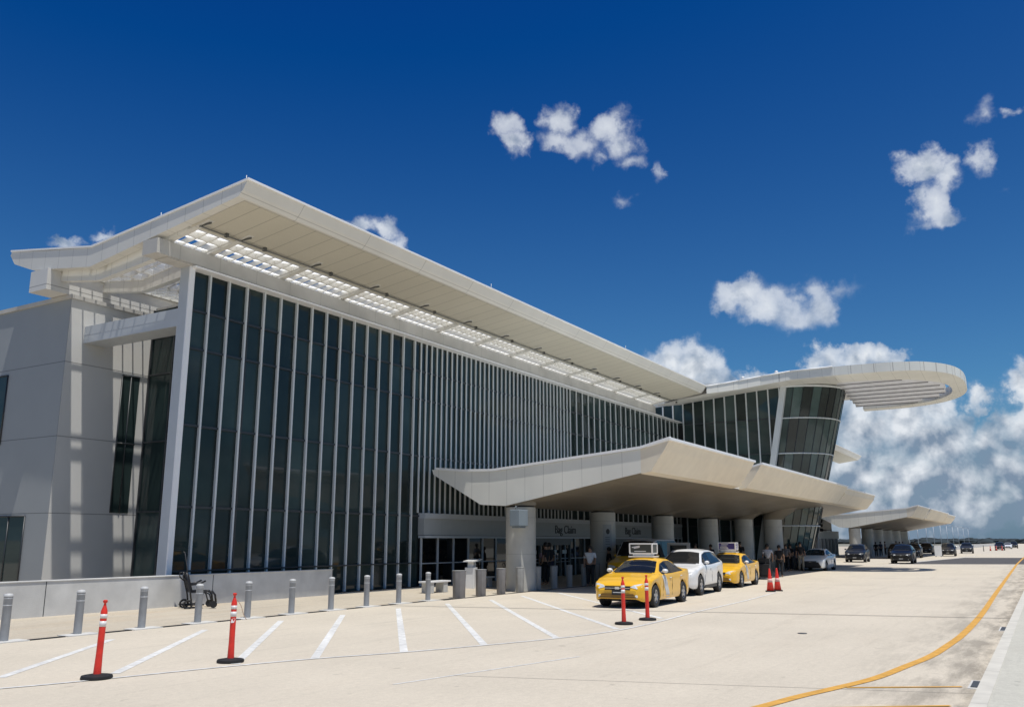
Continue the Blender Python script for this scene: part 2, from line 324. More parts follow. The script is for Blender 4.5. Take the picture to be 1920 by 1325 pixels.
# ------------------------------------------------------------------ terminal
T=empty('terminal_building',(18,22.8,0),label='long airport terminal with upswept roof, dark glass behind white fins and a glazed drum',cat='building')
def tb(mb,name,mats,parent=None,**k):
    o=mb.build(name,mats,None,**k); p=parent or T
    o.parent=p; o.matrix_parent_inverse=(Matrix.Translation((18,22.8,0))).inverted() if p is T else Matrix()
    return o
FY=22.8; X0=18.0; X1=62.6
TR=[1.07,3.02,5.57,8.05,9.30]; ZT=10.6
def panes(mb,fx,xs,zs,tilt=.004,flip=False):
    for i in range(len(xs)-1):
        for j in range(len(zs)-1):
            a,b=random.uniform(-tilt,tilt),random.uniform(-tilt,tilt)
            mb.add([fx(xs[i],zs[j],-a-b),fx(xs[i+1],zs[j],a-b),fx(xs[i+1],zs[j+1],a+b),fx(xs[i],zs[j+1],-a+b)],[(0,1,2,3)])
mb=MB(); xs=[X0+.1+.8*i for i in range(16)]+[30.6]
panes(mb,lambda x,z,d:(x,FY+.22+d,z),xs,[.12]+TR+[ZT])
xs=[30.6+.8*i for i in range(41)]
panes(mb,lambda x,z,d:(x,FY+.22+d,z),[x for x in xs if x<=X1],[3.02,5.57,8.05,9.30,ZT])
g=tb(mb,'glazing',m_glass)
mb=MB()
for z in TR[1:]: mb.box(X0,X1,FY+.16,FY+.23,z-.035,z+.035)
tb(mb,'transom',m_mull)
mb=MB(); mb.box(X0,30.6,FY+.1,FY+.2,1.05,1.10); tb(mb,'transom',m_mull)
mb=MB(); mb.box(X0,62.6,FY+.28,FY+.4,.12,ZT); tb(mb,'backing_wall',mat('dark interior',(.01,.012,.014),.9))
fx=[(X0+.8*i+.8,.1) for i in range(15)]+[(30.5+.4*i,3.15) for i in range(37)]+[(45.7+.8*i,3.15 if i<19 else .1) for i in range(22)]
for x,z0 in fx:
    if x>X1-.05: continue
    dp=.095 if x<30.4 else .055
    mb=MB(); mb.box(x-.036,x+.036,FY+.205-dp,FY+.205,z0,ZT); tb(mb,'fin',m_fin)
mb=MB(); mb.box(X0-.1,X1,FY-.2,FY+.25,ZT,ZT+.06); tb(mb,'fin_head_rail',m_flash)
mb=MB(); mb.box(X0-.15,X0+.02,FY+.03,FY+.45,.1,ZT+.08); mb.box(X0-.155,X0+.04,FY-.02,FY+.03,.1,ZT+.09,1); tb(mb,'end_pier',[m_frame,m_flash])
mb=MB(); mb.box(16.45,57.4,FY-.15,FY+.55,ZT+.10,11.18); mb.box(16.9,57.2,FY-.1,FY+.5,ZT+.06,ZT+.10); tb(mb,'eaves_beam',m_beam)
mb=MB(); mb.box(X0-.14,X0+.70,FY+.45,28.15,8.72,9.31); mb.box(X0-.145,X0-.14,FY+.46,28.14,9.0,9.02); tb(mb,'tie_beam',m_frame)
mb=MB(); mb.box(X0+.1,30.6,FY-.22,FY+.2,0,.12); tb(mb,'plinth',m_conc)
# ground floor doors and sign band
mb=MB(); mb.box(30.6,X1-.8,FY-.10,FY+.30,2.22,2.92); mb.box(30.6,X1-.8,FY-.16,FY+.3,2.92,3.14,1); mb.box(30.6,X1-.8,FY-.14,FY+.2,2.10,2.20,1); tb(mb,'sign_band',[m_band2,m_frame])
mb=MB(); panes(mb,lambda x,z,d:(x,FY+.12+d,z),[30.68+1.2*i for i in range(26)],[.12,1.05,2.12]); tb(mb,'lobby_glazing',mat('lobby glass',(.006,.007,.008),.03,spec=.4,island=.3))
mb=MB()
for i in range(26): mb.box(30.65+1.2*i,30.71+1.2*i,FY+.05,FY+.13,.12,2.1)
mb.box(30.6,61.5,FY+.06,FY+.12,1.02,1.06); tb(mb,'lobby_mullions',m_frame)
for x0 in (39.6,49.5,54.5):
    mb=MB(); mb.box(x0,x0+4.6,FY-.12,FY+.02,1.75,2.1,0)
    for k in range(5): mb.box(x0+.05+k*1.12,x0+.13+k*1.12,FY-.1,FY+.04,.12,1.75,0)
    mb.box(x0,x0+4.6,FY-.08,FY+.01,.85,.9,0)
    for k in range(4):
        mb.box(x0+.25+k*1.12,x0+.75+k*1.12,FY-.095,FY-.085,1.3,1.5,1)
    tb(mb,'sliding_door',[m_dpanel,mat('door glass notice',(.5,.55,.55),.5)])
for x in (43.6,52.9):
    o=text('Bag Claim',.62,(x,FY-.115,2.56),(R(90),0,0),m_text,'bag_claim_lettering'); o.parent=T; o.matrix_parent_inverse=Matrix.Translation((18,22.8,0)).inverted()
# main roof: one long upswept slab with a louvred slot
RX0,RX1=16.5,57.2
def roof(x0,x1,blades=True):
    mb=MB()
    top=lambda y: 12.25+(y-18.85)*(11.47-12.25)/7.25 if y<26.1 else 11.47+(y-26.1)*(12.14-11.47)/4.8
    bot=lambda y: 11.82+(y-19.2)*(10.82-11.82)/6.9 if y<26.1 else 10.82+(y-26.1)*(11.25-10.82)/3.35
    front=[(18.85,12.25),(19.04,11.98),(19.2,11.82),(21.6,bot(21.6)),(21.6,top(21.6))]
    mb.prism(front,x0+.3,x1,mi=0)
    back=[(28.2,bot(28.2)),(29.45,11.25),(30.6,11.65),(30.92,12.0),(30.86,12.14),(28.2,top(28.2))]
    mb.prism(back,x0+.3,x1,mi=0)
    so_=MB(); so_.quad((x0+.3,19.28,bot(19.28)-.012),(x1,19.28,bot(19.28)-.012),(x1,21.58,bot(21.58)-.012),(x0+.3,21.58,bot(21.58)-.012)); 
    so_.quad((x0+.3,28.25,bot(28.25)-.012),(x1,28.25,bot(28.25)-.012),(x1,29.45,bot(29.45)-.012),(x0+.3,29.45,bot(29.45)-.012))
    side=[(18.85,12.25),(19.04,11.98),(19.2,11.82),(26.1,10.80),(29.45,11.23),(30.6,11.63),(30.92,12.0),(30.86,12.14),(28.5,11.78),(26.1,11.47)]
    sd=MB(); sd.prism(side,x0,x0+.3)
    fl=MB(); fl.box(x0+.2,x1,18.80,18.93,12.25,12.31)
    pr=[(18.8,12.3),(26.1,11.52),(30.9,12.19)]
    for a,b in zip(pr,pr[1:]): fl.add([(x0-.03,a[0],a[1]-.05),(x0+.2,a[0],a[1]-.05),(x0-.03,b[0],b[1]-.05),(x0+.2,b[0],b[1]-.05),(x0-.03,a[0],a[1]+.01),(x0+.2,a[0],a[1]+.01),(x0-.03,b[0],b[1]+.01),(x0+.2,b[0],b[1]+.01)],[(0,1,3,2),(4,6,7,5),(0,4,5,1),(2,3,7,6),(0,2,6,4),(1,5,7,3)])
    return mb,so_,sd,fl,top,bot
mb,s_,sd,fl,rtop,rbot=roof(RX0,RX1)
rf=tb(mb,'roof',m_fascia)
tb(s_,'soffit',m_soffit,rf); tb(sd,'gable_fascia',m_fascia,rf); tb(fl,'roof_flashing',m_flash,rf)
bx=[17.0]+[18.6+3.2*k for k in range(12)]+[57.0]
for k in range(len(bx)-1):
    mb=MB(); n=max(1,round((bx[k+1]-bx[k]-.25)/.4)); w_=(bx[k+1]-bx[k]-.24)/n
    for i in range(n+1):
        xx=bx[k]+.12+i*w_
        mb.prism([(21.7,rbot(21.7)+.02),(26.1,rbot(26.1)+.03),(28.2,rbot(28.2)+.03),(28.2,rbot(28.2)+.25),(26.1,rbot(26.1)+.25),(21.7,rbot(21.7)+.2)],xx-.018,xx+.018,mi=1)
        if i<n:
            for (ya,yb) in ((21.74,22.16),(22.24,22.66),(22.75,23.15)):
                mb.add([(xx+.015,ya-.03,rbot(ya)+.03),(xx+w_-.015,ya-.03,rbot(ya)+.03),(xx+w_-.015,yb+.03,rbot(yb)+.20),(xx+.015,yb+.03,rbot(yb)+.20)],[(0,1,2,3)],0)
    for q in range(9):
        yy=23.1+.6*q; mb.box(bx[k]+.12,bx[k+1]-.12,yy,yy+.015,rbot(yy)+.03,rbot(yy)+.22,0)
    mb.box(bx[k]+.1,bx[k+1]-.1,22.17,22.23,rbot(22.2)+.0,rbot(22.2)+.2,1)
    tb(mb,'louvre_bay',[m_blade,m_fascia],rf)
for x in bx:
    mb=MB()
    mb.prism([(20.9,rbot(20.9)-.02),(22.7,rbot(22.7)-.06),(23.2,10.75),(26.1,10.45),(28.3,10.75),(28.3,rtop(28.3)-.1),(26.1,rtop(26.1)-.1),(21.6,rtop(21.6)-.1),(20.9,rbot(20.9)+.1)],x-.11,x+.11)
    tb(mb,'roof_bracket',m_fascia,rf)
    for (a,b_,y0,y1,zz) in ((-.015,.015,20.9,21.6,rbot(21.2)-.07),(.9,.99,21.24,21.36,rbot(21.3)-.13)):
        mb=MB(); mb.box(x+a,x+b_,y0,y1,zz,rbot(21.2)-.02); tb(mb,'pipe_clamp',mat('grey clamp',(.09,.09,.085),.6),rf)
mb=MB(); mb.tube([(16.9,21.3,rbot(21.3)-.09),(57.1,21.3,rbot(21.3)-.09)],.028,6); tb(mb,'sprinkler_pipe',mat('grey pipe',(.18,.18,.17),.5),rf)
mb=MB(); mb.box(RX0+.3,RX1,25.7,25.79,11.0,11.16); mb.box(RX0+.3,RX1,26.5,26.59,10.98,11.13); mb.box(RX0+.3,RX1,21.55,21.7,rbot(21.6),rtop(21.6)-.02); tb(mb,'louvre_purlin',m_fascia,rf)
for x,y in ((16.75,19.2),(16.75,23.0),(30,19),(44,19)):
    mb=MB(); mb.tube([(x,y,rtop(y)),(x,y,rtop(y)+.35)],.012,5); tb(mb,'lightning_rod',m_fin,rf)
# back band, front panel wall and wing
mb=MB(); mb.box(16.4,57,28.3,29.3,10.36,11.10); tb(mb,'back_beam',m_panel)
mb=MB(); mb.box(17.28,20.6,28.16,62,.1,10.2); mb.box(20.6,62,28.2,30,0,10.3)
tb(mb,'wing_wall',m_panel)
mb=MB(); mb.box(17.265,17.279,28.17,62,.1,10.2); tb(mb,'wing_side_cladding',m_panel_shaded)
mb=MB(); mb.box(17.2,20.6,28.08,28.3,10.2,10.34); mb.box(17.2,17.5,28.3,62,10.2,10.34); tb(mb,'coping',m_beam)
def win(pts,fr,name='wing_window'):
    mb=MB(); mb.add(pts,[tuple(range(len(pts)))]); f=tb(mb,name,m_glass)
    mb=MB()
    for a,b in fr: mb.tube([a,b],.028,4)
    tb(mb,'window_frame',m_mull,f); return f
win([(19.49,28.14,2.95),(20.21,28.14,2.95),(20.21,28.14,7.85),(19.49,28.14,7.85)],[((19.49,28.13,2.95),(19.49,28.13,7.85)),((19.85,28.13,2.95),(19.85,28.13,7.85)),((19.49,28.13,5.4),(20.21,28.13,5.4)),((19.49,28.13,7.85),(20.21,28.13,7.85))])
win([(17.25,29.45,.12),(17.25,29.45,2.8),(17.25,33.5,2.8),(17.25,33.5,.12)],[((17.24,29.45,.12),(17.24,29.45,2.8)),((17.24,30.4,.12),(17.24,30.4,2.8)),((17.24,29.45,2.8),(17.24,33.5,2.8))])
win([(17.25,31.5,5.3),(17.25,31.5,7.8),(17.25,36,7.8),(17.25,36,5.3)],[((17.24,31.5,5.3),(17.24,31.5,7.8)),((17.24,31.5,7.8),(17.24,36,7.8)),((17.24,31.5,5.3),(17.24,36,5.3))])
mb=MB(); panes(mb,lambda y,z,d:(20.6+d,y,z),[23.05+1.27*i for i in range(5)],[.12,3.0,5.5,8.0,9.4,10.5]); e=tb(mb,'end_glazing',m_glass)
mb=MB()
for i in range(5): mb.box(20.54,20.6,23.0+1.27*i,23.06+1.27*i,.12,10.5)
for z in (3.0,5.5,8.0,9.4): mb.box(20.55,20.6,23.05,28.15,z-.03,z+.03)
tb(mb,'mullion',m_mull,e)
mb=MB(); mb.box(20.62,62,23.4,28.1,10.5,10.6); mb.box(18.1,20.5,23.05,23.1,9.9,10.6);tb(mb,'flat_roof',m_beam)
# ------------------------------------------------------------------ glazed drum and its oval roof
def yc(z): return 14.94+(12.8-z)*.197
mb=MB(); ZN=[.12,3.0,5.5,8.0,10.46,12.55]
for j in range(len(ZN)-1):
    for i in range(14):
        ya,yb=24.9-.8*i,24.9-.8*(i+1)
        l0,l1=yc(ZN[j])+.1,yc(ZN[j+1])+.1
        if ya<=min(l0,l1): continue
        if ya>22.9 and ZN[j+1]<11: continue
        d=random.uniform(-.004,.004); z0=ZN[j]; z1=ZN[j+1]
        if j==4: z1a=11.9+(24.9-ya)*.085; z1b=11.9+(24.9-yb)*.085
        else: z1a=z1b=z1
        mb.add([(X1+d,ya,z0),(X1-d,max(yb,l0),z0),(X1+d,max(yb,l1),z1b),(X1-d,ya,z1a)],[(0,1,2,3)])
nw=tb(mb,'node_glazing',mat('node glass',(.030,.046,.044),.04,var=.4,scale=.5,spec=.4,island=.5))
mb=MB()
for i in range(1,13):
    y=24.9-.8*i
    zt=11.85+(24.9-y)*.085
    zb=.12 if y<22.85 else 9.9
    if y<yc(0): zb=max(.12,12.8-(y-14.94)/.197*1.0)
    if y<14.94: continue
    mb.box(X1-.10,X1,y-.04,y+.04,zb,zt)
tb(mb,'mullion',m_fin,nw)
mb=MB()
for z in ZN[1:5]: mb.box(X1-.03,X1+.01,yc(z)+.05,22.8,z-.035,z+.035)
tb(mb,'transom',m_mull,nw)
mb=MB(); mb.box(X1+.03,X1+.1,17.5,24.9,.1,11.8); tb(mb,'node_backing',mat('dark interior',(0,0,0)))
mb=MB(); mb.add([(X1-.22,yc(z)+dy,z) for z in (.05,12.72) for dy in (-.2,.2)]+[(X1+.12,yc(z)+dy,z) for z in (.05,12.72) for dy in (-.2,.2)],[(0,1,3,2),(4,6,7,5),(0,4,5,1),(2,3,7,6),(0,2,6,4),(1,5,7,3)])
tb(mb,'raking_column',m_fin)
def drum(phi,z,dr=0):
    r=3.5-(12.8-z)*.065+dr; cxd=X1+3.5
    return Vector((cxd+r*math.cos(R(phi)),yc(z)+r*math.sin(R(phi)),z))
mb=MB(); NP=17; ZD=[.12,3.0,5.5,8.0,10.46,12.7]
for j in range(5):
    for i in range(NP):
        a=180+i*190/NP; b=180+(i+1)*190/NP; q=[random.uniform(-.012,.012) for _ in range(4)]
        mb.add([drum(a,ZD[j],q[0]),drum(b,ZD[j],q[1]),drum(b,ZD[j+1],q[2]),drum(a,ZD[j+1],q[3])],[(0,1,2,3)])
dg=tb(mb,'drum_glazing',m_dglass)
mb=MB()
for i in range(NP+1):
    a=180+i*190/NP; mb.tube([drum(a,ZD[0],.01),drum(a,ZD[-1],.01)],.025,4)
tb(mb,'drum_mullions',m_mull,dg)
mb=MB()
for z in ZD[1:5]: mb.tube([drum(180+k*6,z,.03) for k in range(32)],.05,5)
mb.tube([drum(178+k*6,12.68,.08) for k in range(32)],.09,5)
tb(mb,'drum_rings',m_fin,dg)
mb=MB(); mb.add([drum(180+k*10,.12,-.3) for k in range(20)]+[drum(180+k*10,12.6,-.3) for k in range(20)],[(k,k+1,k+21,k+20) for k in range(19)]); tb(mb,'drum_core',mat('dark interior',(0,0,0)),dg)
def sup(t,a,b,n,cx_,cy_):
    c,s=math.cos(t),math.sin(t); return (cx_+a*math.copysign(abs(c)**(2/n),c),cy_+b*math.copysign(abs(s)**(2/n),s))
OT=[sup(math.pi+math.pi*k/40,5.8,7.55,2.7,66.5,11.2) for k in range(41)]
IT=[sup(math.pi+math.pi*k/40,4.3,6.6,2.3,67.3,11.2) for k in range(41)]
zt_,zb_=13.42,12.82
mb=MB(); n=41
tl=lambda x:-.09*max(0,x-61.5)
v=[(x,y,zt_+tl(x)) for x,y in OT]+[(x,y,zb_+tl(x)) for x,y in OT]+[(x,y,zb_+tl(x)) for x,y in IT]+[(x,y,zt_+tl(x)) for x,y in IT]
fs=[];mi=[]
for k in range(40):
    fs+=[(k,k+1,n+k+1,n+k),(n+k,n+k+1,2*n+k+1,2*n+k),(2*n+k,2*n+k+1,3*n+k+1,3*n+k),(3*n+k,3*n+k+1,k+1,k)]
mb.add(v,fs)
ring=tb(mb,'oval_roof_ring',m_cfascia,sharp=35)
mb=MB()
for k in range(1,40,2):
    x,y=OT[k]; xx,yy=OT[k+1]; d=(Vector((xx,yy,0))-Vector((x,y,0))).normalized(); nn=Vector((d.y,-d.x,0)); 
    if nn.dot(Vector((x-66.5,y-11.2,0)))<0: nn=-nn
    p=Vector((x,y,0))+nn*.004
    q=tl(p.x); mb.add([(p.x-d.x*.02,p.y-d.y*.02,zb_+q),(p.x+d.x*.02,p.y+d.y*.02,zb_+q),(p.x+d.x*.02,p.y+d.y*.02,zt_+q),(p.x-d.x*.02,p.y-d.y*.02,zt_+q)],[(0,1,2,3)])
tb(mb,'fascia_joints',m_beam,ring)
for k in range(7):
    x=63.55+1.15*k; yf=11.2-6.3*(1-min(.97,abs((x+.2-67.3)/4.3))**2.3)**(1/2.3)+.1
    z0_=zb_; zb_=z0_+tl(x)+.02
    mb=MB(); mb.add([(x-.55,yf,zb_+.50),(x+.50,yf,zb_+.06),(x+.50,11.6,zb_+.06),(x-.55,11.6,zb_+.50),(x-.55,yf,zb_+.56),(x+.50,yf,zb_+.16),(x+.50,11.6,zb_+.16),(x-.55,11.6,zb_+.56)],[(0,1,2,3),(4,5,6,7),(0,1,5,4),(2,3,7,6),(0,3,7,4),(1,2,6,5)])
    tb(mb,'roof_louvre',mat('ring louvre',(.80,.80,.81),.5,trans=.3),ring)
    mb=MB(); mb.box(x+.50,x+.64,yf+.1,11.6,zb_+.02,zb_+.2); tb(mb,'louvre_shade_strip',mat('louvre shade grey',(.20,.20,.22),.6),ring); zb_=z0_  # dark strip added along each plank as a painted shadow line
# node roof between the main roof and the ring
oe=[(57.2,18.85,12.25,11.75),(58.2,18.2,12.49,11.95),(59.3,17.3,12.80,12.2),(60.1,15.9,13.1,12.5),(60.6,14.0,13.36,12.78),(60.7,11.2,13.42,12.82)]
ie=[(57.2,22.75,11.9,11.2),(58.6,22.75,12.0,11.4),(60.2,22.75,12.2,11.6),(62.7,22.75,12.4,12.0),(62.7,18,12.9,12.45),(66,11.6,13.42,12.82)]
mb=MB(); n=6
v=[(a[0],a[1],a[2]) for a in oe]+[(a[0],a[1],a[3]) for a in oe]+[(a[0],a[1],a[3]) for a in ie]+[(a[0],a[1],a[2]) for a in ie]
fs=[]
for k in range(5): fs+=[(k,k+1,n+k+1,n+k),(n+k,n+k+1,2*n+k+1,2*n+k),(3*n+k,3*n+k+1,k+1,k)]
mb.add(v,fs); mb.box(62.7,72.3,11.2,30,12.83,13.41); mb.box(62.7,66,24,30,11.5,12.9); 
nr=tb(mb,'node_roof',[m_fascia])
mb=MB()
for a,b in zip(oe,oe[1:]): mb.tube([(a[0]-.02,a[1],a[2]+.02),(b[0]-.02,b[1],b[2]+.02)],.05,4)
for x,y,z in ((59.6,17,12.95),(60.5,14.9,13.3)): mb.lathe([(.02,z),(.12,z+.03),(.12,z+.14),(.02,z+.2)],x,y,8)
tb(mb,'roof_flashing',m_flash,nr)
# the same building goes on beyond the drum
mb,s_,sd,fl,_,_=roof(75.5,116.3); rf2=tb(mb,'far_roof',m_fascia); tb(s_,'soffit',m_soffit,rf2); tb(fl,'roof_flashing',m_flash,rf2)
mb=MB(); mb.box(69.6,115,22.8,23.2,3,10.6); tb(mb,'far_glazing',m_glass)
mb=MB(); mb.box(69.6,118,22.6,22.8,2.2,3.1); mb.box(69.6,118,22.7,22.9,.1,.3)
for i in range(26): mb.box(69.6+1.9*i,69.75+1.9*i,22.6,22.85,.1,2.2)
tb(mb,'far_sign_band',m_band2)
mb=MB(); mb.box(69.6,118,22.95,23.0,.1,2.2); tb(mb,'far_lobby_glazing',mat('lobby glass',(0,0,0)))
# ------------------------------------------------------------------ entrance canopies
def canopy(ox,label):
    C_=empty('entrance_canopy',(ox+31,18.6,0),label=label,cat='canopy',group='curbside canopies over the pick-up lane')
    def cb(mb,name,mats,parent=None,**k):
        o=mb.build(name,mats,None,**k); o.parent=parent or C_
        if parent is None: o.matrix_parent_inverse=Matrix.Translation((ox+31,18.6,0)).inverted()
        return o
    LX,RX=ox+31.0,ox+77.8
    mb=MB()
    body=[(12.9,5.38),(12.9,4.49),(18.9,3.38),(20.1,3.45),(22.55,4.78),(22.62,5.0),(21.0,4.86),(19.5,4.80)]
    mb.prism(body,LX,RX); 
    slab=cb(mb,'canopy_slab',[m_cfascia])
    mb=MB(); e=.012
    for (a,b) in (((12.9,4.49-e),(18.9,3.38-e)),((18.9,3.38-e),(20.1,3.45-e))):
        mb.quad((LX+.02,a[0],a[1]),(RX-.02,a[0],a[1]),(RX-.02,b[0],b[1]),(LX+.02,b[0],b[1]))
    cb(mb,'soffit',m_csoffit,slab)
    for (a,b,dz,dy) in ((LX,ox+42.3,0,0),(ox+43.5,ox+65.6,0,0),(ox+65.6,RX,-.09,.1)):
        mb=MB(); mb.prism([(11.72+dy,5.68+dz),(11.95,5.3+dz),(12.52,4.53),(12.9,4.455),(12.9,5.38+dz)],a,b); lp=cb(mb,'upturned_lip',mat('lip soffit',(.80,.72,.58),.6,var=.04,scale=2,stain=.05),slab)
        mb=MB(); mb.add([(a-.02,11.66+dy,5.66+dz),(b,11.66+dy,5.66+dz),(b,11.66+dy,5.76+dz),(a-.02,11.66+dy,5.76+dz),(a-.02,12.6,5.44+dz),(b,12.6,5.44+dz),(b,12.6,5.52+dz),(a-.02,12.6,5.52+dz)],[(0,1,2,3),(4,5,6,7),(0,1,5,4),(2,3,7,6),(0,3,7,4),(1,2,6,5)]); cb(mb,'flashing',m_flash,lp)
    mb=MB(); pr=[(11.7,5.74),(12.9,5.44),(19.5,4.86),(21.0,4.90),(22.4,5.03)]
    for p,q in zip(pr,pr[1:]): mb.add([(LX-.05,p[0],p[1]-.05),(LX+.12,p[0],p[1]-.05),(LX-.05,q[0],q[1]-.05),(LX+.12,q[0],q[1]-.05),(LX-.05,p[0],p[1]+.05),(LX+.12,p[0],p[1]+.05),(LX-.05,q[0],q[1]+.05),(LX+.12,q[0],q[1]+.05)],[(0,1,3,2),(4,6,7,5),(0,4,5,1),(2,3,7,6),(0,2,6,4),(1,5,7,3)])
    cb(mb,'edge_flashing',m_flash,slab)
    cols=[]
    for k in range(6):
        x=ox+31.75+7.92*k; cy_=18.6
        if ox==0 and k>3: x,cy_=((60.4,17.75),(62.1,16.2))[k-4]
        mb=MB(); mb.lathe([(.62,.0),(.62,3.33 if cy_>18 else 3.4)],x,cy_,32); c=cb(mb,'column',m_col,sharp=40)
        mb=MB(); mb.lathe([(.56,3.33),(.56,3.46)],x,cy_,32); cb(mb,'shadow_gap',m_black,c)
        mb=MB(); nn=32; lv=[(.64,3.40,0),(.74,3.55,-.35),(.92,3.85,-1.3),(1.05,4.2,-2.4),(1.1,4.6,-3.2)]
        if k==0: lv=[(.64,3.40,0),(.64,3.6,0)]
        ff=1 if cy_>18 else .3
        if cy_<18: lv=lv[:4]
        mb.add([(x+r*math.cos(2*math.pi*i/nn),cy_+dy*ff+r*math.sin(2*math.pi*i/nn),z) for r,z,dy in lv for i in range(nn)],[(j*nn+i,j*nn+(i+1)%nn,(j+1)*nn+(i+1)%nn,(j+1)*nn+i) for j in range(len(lv)-1) for i in range(nn)],0,True)
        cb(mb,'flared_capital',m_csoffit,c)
    return C_
CA=canopy(0,'large pale curbside canopy with upturned lips on six round columns, nearest the camera')
CB_=canopy(74.4,'smaller-looking far canopy on columns beyond the first, above the dark parked cars')
# things fixed to columns
o=MB(); o.box(30.35,31.05,17.85,18.3,2.55,3.2); o.box(30.42,30.95,17.9,18.25,2.48,2.55,1); o.tube([(30.5,18.1,3.2),(30.5,18.1,3.33),(31,18.3,3.33)],.02,5,1)
tag(o.build('loudspeaker',[mat('blue grey casing',(.22,.26,.29),.45),m_black],bevel=.03),'blue grey boxed loudspeaker fixed high on the first round column','loudspeaker')
def poster():
    cxp,cyp=39.67,18.6; a0=R(205);a1=R(245); pts=[]
    m=MB(); n=8
    m.add([(cxp+.635*math.cos(a0+(a1-a0)*k/n),cyp+.635*math.sin(a0+(a1-a0)*k/n),z) for z in (1.55,2.75) for k in range(n+1)],[(k,k+1,n+2+k,n+1+k) for k in range(n)],0)
    def patch(u0,u1,z0,z1,mi):
        m.add([(cxp+.642*math.cos(a0+(a1-a0)*u),cyp+.642*math.sin(a0+(a1-a0)*u),z) for z in (z0,z1) for u in (u0,(u0+u1)/2,u1)],[(0,1,4,3),(1,2,5,4)],mi)
    for k in range(10):
        t0=k*math.pi/5; t1=(k+1)*math.pi/5
        m.add([(cxp+.645*math.cos(a0+(a1-a0)*uu),cyp+.645*math.sin(a0+(a1-a0)*uu),zz) for uu,zz in ((.55,2.42),(.55+.22*math.cos(t0),2.42+.13*math.sin(t0)),(.55+.22*math.cos(t1),2.42+.13*math.sin(t1)))],[(0,1,2)],1)
    for z in (2.12,2.02,1.92,1.80): patch(.25,.75,z,z+.05,2)
    return m
tag(poster().build('column_poster',[mat('poster grey',(.33,.35,.36),.6),m_black,mat('poster print',(.2,.21,.22),.6)]),'grey notice with a dark round emblem wrapped on the second column','notice')
# ------------------------------------------------------------------ low wall
o=MB(); o.box(-14,24.2,21.95,22.3,.0,.98); o.box(-14,24.22,21.93,22.32,.98,1.0)
for x in (13.6,18.9): o.box(x,x+.02,21.946,21.95,.1,.98,1)
tag(o.build('low_wall',[m_conc,m_mull]),'long low pale concrete wall in front of the glass facade behind the bollards','wall')
# ------------------------------------------------------------------ bollards
ordn=['first','second','third','fourth','fifth','sixth','seventh','eighth','ninth','tenth']
proto=None
for i in range(10):
    x=10.57+1.6*i
    if proto is None:
        proto=empty('bollard',(x,18.3,0))
        m=MB(); m.lathe([(.085,.0),(.085,.885),(.088,.89)],0,0,20); m.build('post',m_steel,proto,sharp=40)
        m=MB(); m.lathe([(.088,.70),(.088,.72)],0,0,20); m.lathe([(.088,.84),(.088,.853)],0,0,20); m.build('band',m_band,proto)
        m=MB(); m.lathe([(.092,.885),(.092,.91),(.07,.935),(.02,.945)],0,0,20); m.build('cap',mat('bollard cap',(.5,.5,.49),.5),proto,sharp=50)
        m=MB(); m.box(-.38,.38,-.28,.13,0,.02); m.build('footing',m_conc,proto); b=proto
    else: b=copy_tree(proto); b.location=(x,18.3,0)
    tag(b,'slim grey steel bollard on a white pad, %s from the left edge of the row'%ordn[i],'bollard',group='grey bollards along the kerb')
m=MB()
for i in range(-3,10): m.box(10.57+1.6*i+.42,10.57+1.6*i+1.18,18.06,18.2,0,.016)
m.box(25.4,45,17.9,18.0,0,.016)
tag(m.build('gutter_slot',m_dark),kind='structure')
wd=[.5,.42,.38,.36,.34,.34,.3,.28,.28]
proto=None
m_wide=mat('brown grey bollard shell',(.20,.19,.185),.6,var=.1,scale=5,bump=.1)
m_wide2=mat('light grey bollard shell',(.30,.30,.29),.6,var=.1,scale=5,bump=.1)
for i in range(9):
    x=26.55+1.42*i; r=wd[i]/2
    b=empty('wide_bollard',(x,18.1,0),label='wide tapered concrete bollard, %s from the left by the entrance columns'%ordn[i],cat='bollard',group='wide bollards by the canopy entrance')
    m=MB(); m.lathe([(r*.9,0),(r*.94,.55),(r*1.0,.93)],0,0,8); m.build('shell',m_wide if i<3 else m_wide2,b,bevel=.01)
    m=MB(); m.lathe([(r*1.02,.932),(r*1.02,.955)],0,0,8); m.build('cap',m_wide2,b)
ex=0
for (x,y) in [(47,17.9),(49,17.9),(59.6,15.4),(60.9,15.35),(62.4,15.3),(63.9,15.25),(73,17),(75,17),(77,17),(79,17)]:
    b=MB(); b.lathe([(.15,0),(.15,.93),(.1,.97)],x,y,12); ex+=1
    tag(b.build('bollard',m_wide2),'pale round bollard in shade behind the cars, %s from the left'%ordn[ex-1],'bollard',group='shaded bollards under the canopy')
